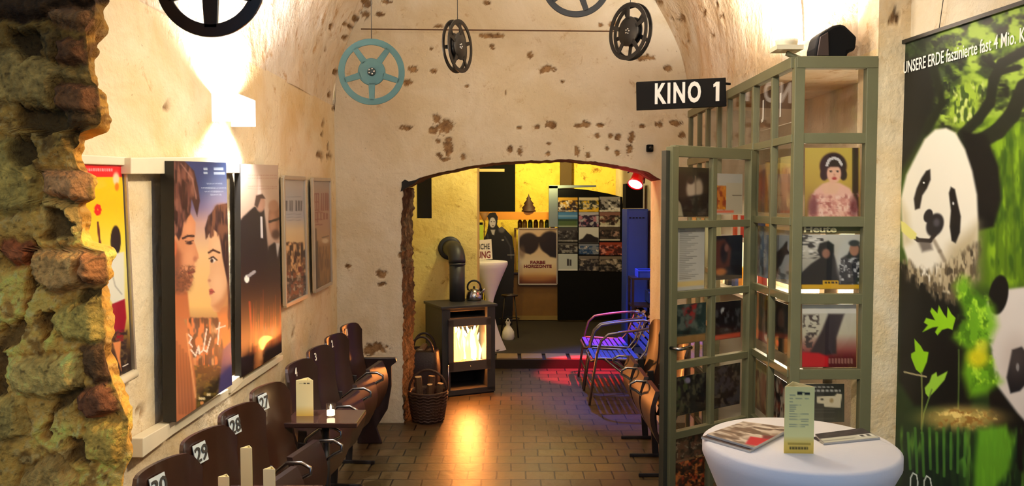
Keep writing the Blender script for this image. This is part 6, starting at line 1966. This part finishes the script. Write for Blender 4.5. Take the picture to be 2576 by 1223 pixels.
for ri, row in enumerate(rows):
    for ci, (ya, yb) in enumerate(row):
        xa, xb = cols_x[ci]
        if ri >= 3 and ci == 2: xb += 10
        A_, B_, C_, nm = TH[ri][ci]

        def fn(p, A_=A_, B_=B_, C_=C_, ri=ri, ci=ci):
            p.c[:] = A_
            if nm.startswith('green'):
                p.rect(0, 50, 100, 100, (70, 96, 50), 6); p.rect(0, 45, 100, 58, (30, 60, 40), 4); p.rect(0, 20, 100, 30, (130, 170, 200), 6)
            else:
                p.speck((-5, 20, 105, 105), [B_, C_, B_], 16, 20, 701 + ri * 7 + ci * 13, .5, .58)
            if nm.startswith('white snow'):
                p.c[:] = A_; p.rect(46, 30, 56, 70, (40, 40, 46), 2); p.rect(60, 34, 68, 70, (40, 40, 46), 2); p.rect(0, 92, 100, 100, (226, 228, 228), 2)
            if 'skyline' in nm: p.c[:] = A_; p.poly([(0, 100), (0, 80), (20, 70), (40, 40), (60, 44), (80, 60), (100, 66), (100, 100)], B_, 3)
            if ri in (0, 1, 2) and ci in (0, 2): p.rect(0, 88, 100, 100, (214, 214, 206), 2, .9 if ci == 2 else .5)
            if ri == 0 and ci == 1: p.rect(0, 84, 100, 100, (226, 180, 20), 2)
        q = [onY(x, y, Yd - 0.008) for x, y in ((xa, ya), (xb, ya), (xb, yb), (xa, yb))]
        o = printed('photo_print', q[0], q[1], q[2], q[3], fn, 1.6, 0.006, M['print'], None, back=(0, 1, 0), coords=(100., 100.))
        tag(o, '%s picture, %s row of the display board' % (nm, ('top', 'second', 'third', 'fourth', 'bottom')[ri]), 'photo', 'film stills on the black display board')

# locker, red lamp, blue crates, firewood stack, grey rack
a, b = onY(1576, 700, 9.0), onY(1631, 526, 9.0)
t = thing('metal_locker', 'narrow blue painted locker beyond the arch', 'locker', ((a.x + b.x) / 2, 9.0, 0.11))
MB().box(((a.x + b.x) / 2, 9.2, (0.11 + b.z) / 2), (b.x - a.x, 0.4, b.z - 0.11)).build('locker_body', M['locker'], t, w=True, bevel=0.006)
MB().box(((a.x + b.x) / 2, 8.992, (0.14 + b.z) / 2), (b.x - a.x - 0.03, 0.015, b.z - 0.17)).build('locker_door', M['locker'], t, w=True, bevel=0.003)
mb = MB()
for k in range(5): mb.box((a.x + 0.035 + 0.037 * k, 8.98, b.z - 0.10), (0.022, 0.008, 0.012))
mb.build('vent_slots', M['blackm'], t, w=True)

c = onY(1601, 456, 7.5)
t = thing('red_spotlight', 'glowing red stage spotlight hanging below the arch', 'spotlight', tuple(c))
ax = Vector((-0.35, -0.55, -0.75)).normalized()
MB().lathe([(0.03, -0.13), (0.055, -0.12), (0.06, 0.0), (0.075, 0.045), (0.07, 0.045), (0.055, 0.0), (0.001, -0.01)], 24, (0, 0, 0), ax, cap=False).build('lamp_can', M['red_lamp'], t)
MB().lathe([(0.001, 0.03), (0.068, 0.03), (0.068, 0.035), (0.001, 0.035)], 24, (0, 0, 0), ax).build('lens', M['glow_red'], t)
MB().tube([(0.07, 0, -0.02), (0.09, 0.03, 0.08), (0.0, 0.03, 0.14), (-0.08, 0.03, 0.08)], 0.008, 8).build('yoke', M['black'], t)
MB().tube([(0.03, 0.03, 0.12), (0.03, 0.03, 0.85 - 0.15)], 0.006, 8).build('hanging_rod', M['black'], t)
box_px('black_speaker_box', 1574, 462, 1618, 524, 9.2, 0.25, M['blackm'], 'black box standing on top of the blue locker', 'box')
t = box_px('red_light_strip', 1620, 400, 1640, 700, 9.6, 0.03, mat('red_light_paint', (200, 50, 50), 0.7), 'narrow red strip painting the red light on the right back wall', 'light_patch')  # coloured strip stands in for red light on the wall

for x0, y0_, x1, y1_, Y_, lab in ((1606, 680, 1664, 704, 8.2, 'upper bright blue crate right of the locker'), (1632, 734, 1668, 764, 8.2, 'lower bright blue crate right of the locker')):
    a, b = onY(x0, y1_, Y_), onY(x1, y0_, Y_)
    t = thing('plastic_crate', lab, 'crate', ((a.x + b.x) / 2, Y_, a.z), 0, 'blue plastic crates')
    w_, h_ = b.x - a.x, b.z - a.z
    mb = MB(); d_ = 0.25
    mb.box((0, d_ / 2, 0.006), (w_, d_, 0.012)); mb.box((0, 0.005, h_ / 2), (w_, 0.01, h_)); mb.box((0, d_ - .005, h_ / 2), (w_, 0.01, h_))
    mb.box((-w_ / 2 + .005, d_ / 2, h_ / 2), (0.01, d_, h_)); mb.box((w_ / 2 - .005, d_ / 2, h_ / 2), (0.01, d_, h_))
    mb.build('crate_shell', M['blue'], t, bevel=0.003)
    MB().box((0, -0.004, h_ - 0.01), (w_ + 0.015, 0.016, 0.018)).build('crate_rim', M['blue'], t, bevel=0.003)
a, b = onY(1592, 846, 8.15), onY(1668, 700, 8.15)
t = thing('wooden_rack', 'dark rack with firewood and crates right beyond the arch', 'rack', ((a.x + b.x) / 2, 8.15, 0.0))
mb = MB()
for x in (a.x, b.x):
    for y in (8.17, 8.42): mb.beam((x, y, 0.11), (x, y, b.z), 0.025, 0.025, (0, 1, 0))
for z in (0.35, onY(1650, 765, 8.2).z - 0.008, b.z + 0.003): mb.box(((a.x + b.x) / 2 + 0.0, 8.30, z - 0.012), (b.x - a.x + 0.02, 0.30, 0.02))
mb.build('rack_frame', M['ply_dark'], t, w=True)
rr = random.Random(12)
k = 0
for zi, z in enumerate((0.38, 0.43, 0.48, 0.53, 0.58, 0.63)):
    for j in range(3):
        x = a.x + 0.05 + j * 0.065 + rr.uniform(-.01, .01)
        if z > 0.60 and j == 2: continue
        lg = log('split firewood in the dark rack, %s layer from the bottom, %s piece' % (('first', 'second', 'third', 'fourth', 'fifth', 'topmost')[zi], ('left', 'middle', 'right')[j]), (x, 8.17 + rr.uniform(-.03, .01), z + 0.0), (x + rr.uniform(-.02, .02), 8.42, z + 0.005), 0.027, (k % 2) == 0, 'firewood stacked in the rack')
        k += 1
for i, (x, y0_, y1_) in enumerate(()):
    a, b = onY(x, y1_, 8.1), onY(x + (4, -3, 3)[i], y0_, 8.1)
    log('upright pale stick leaning on the rack, %s' % ('left', 'middle', 'right')[i], tuple(a), tuple(b), 0.016, False, 'upright sticks at the rack')

c = onY(1635, 373, YE - 0.03)
t = thing('wall_sensor', 'small black device on the wall above the arch, left of the glass door', 'sensor', tuple(c))
MB().box((0, 0.005, 0), (0.05, 0.05, 0.055)).build('sensor_body', M['blackm'], t, bevel=0.006)
MB().lathe([(0.001, 0), (0.018, 0), (0.014, 0.02), (0.001, 0.022)], 14, (0, -0.02, 0.0), (0, -1, 0)).build('sensor_eye', M['black'], t)
for (x, y, z, tx, ty, tz_, lab) in ((0.95, 2.15, 2.95, -1.385, 3.25, 1.15, 'unseen black spotlight added to brighten the posters on the left wall'), (0.15, 0.9, 2.85, 1.62, 3.6, 1.5, 'unseen black spotlight added to brighten the glazed partition')):  # fixtures out of view, added for the poster and partition fill lights
    dd = (Vector((tx, ty, tz_)) - Vector((x, y, z))).normalized()
    t = thing('added_spotlight', lab, 'lamp', (x, y, z))
    MB().lathe([(0.045, -0.15), (0.05, -0.13), (0.06, 0.03), (0.056, 0.03), (0.045, -0.12)], 20, (0, 0, 0), dd, cap=False).build('lamp_can', M['black'], t)
    MB().tube([dd * -0.12, dd * -0.12 + Vector((0, 0, 0.35))], 0.008, 6).build('stem', M['black'], t)
t = thing('added_aisle_spotlight', 'unseen black spotlight added under the vault to brighten the aisle', 'lamp', (0.12, 5.0, 3.72))  # fixture added out of view for the aisle fill light
MB().lathe([(0.04, 0.12), (0.05, 0.10), (0.055, -0.02), (0.051, -0.02), (0.045, 0.09)], 20, cap=False).build('lamp_can', M['black'], t)
MB().tube([(0, 0, 0.11), (0, 0, 0.16)], 0.008, 6).build('stem', M['black'], t)
# pendant lamps added out of view as fixtures for the fill lights
for (x, y, z, lab) in ((0.30, 3.25, 2.78, 'unseen pendant lamp added under the vault'), (0.1, -0.3, 2.6, 'unseen pendant lamp added in the front room')):
    t = thing('added_pendant_lamp', lab, 'lamp', (x, y, z))
    MB().lathe([(0.03, 0.36), (0.035, 0.27), (0.20, 0.20), (0.196, 0.20), (0.03, 0.262)], 24, cap=False).build('lamp_shade', M['white'], t)
    MB().tube([(0, 0, 0.36), (0, 0, 0.42)], 0.006, 6).build('cord', M['black'], t)
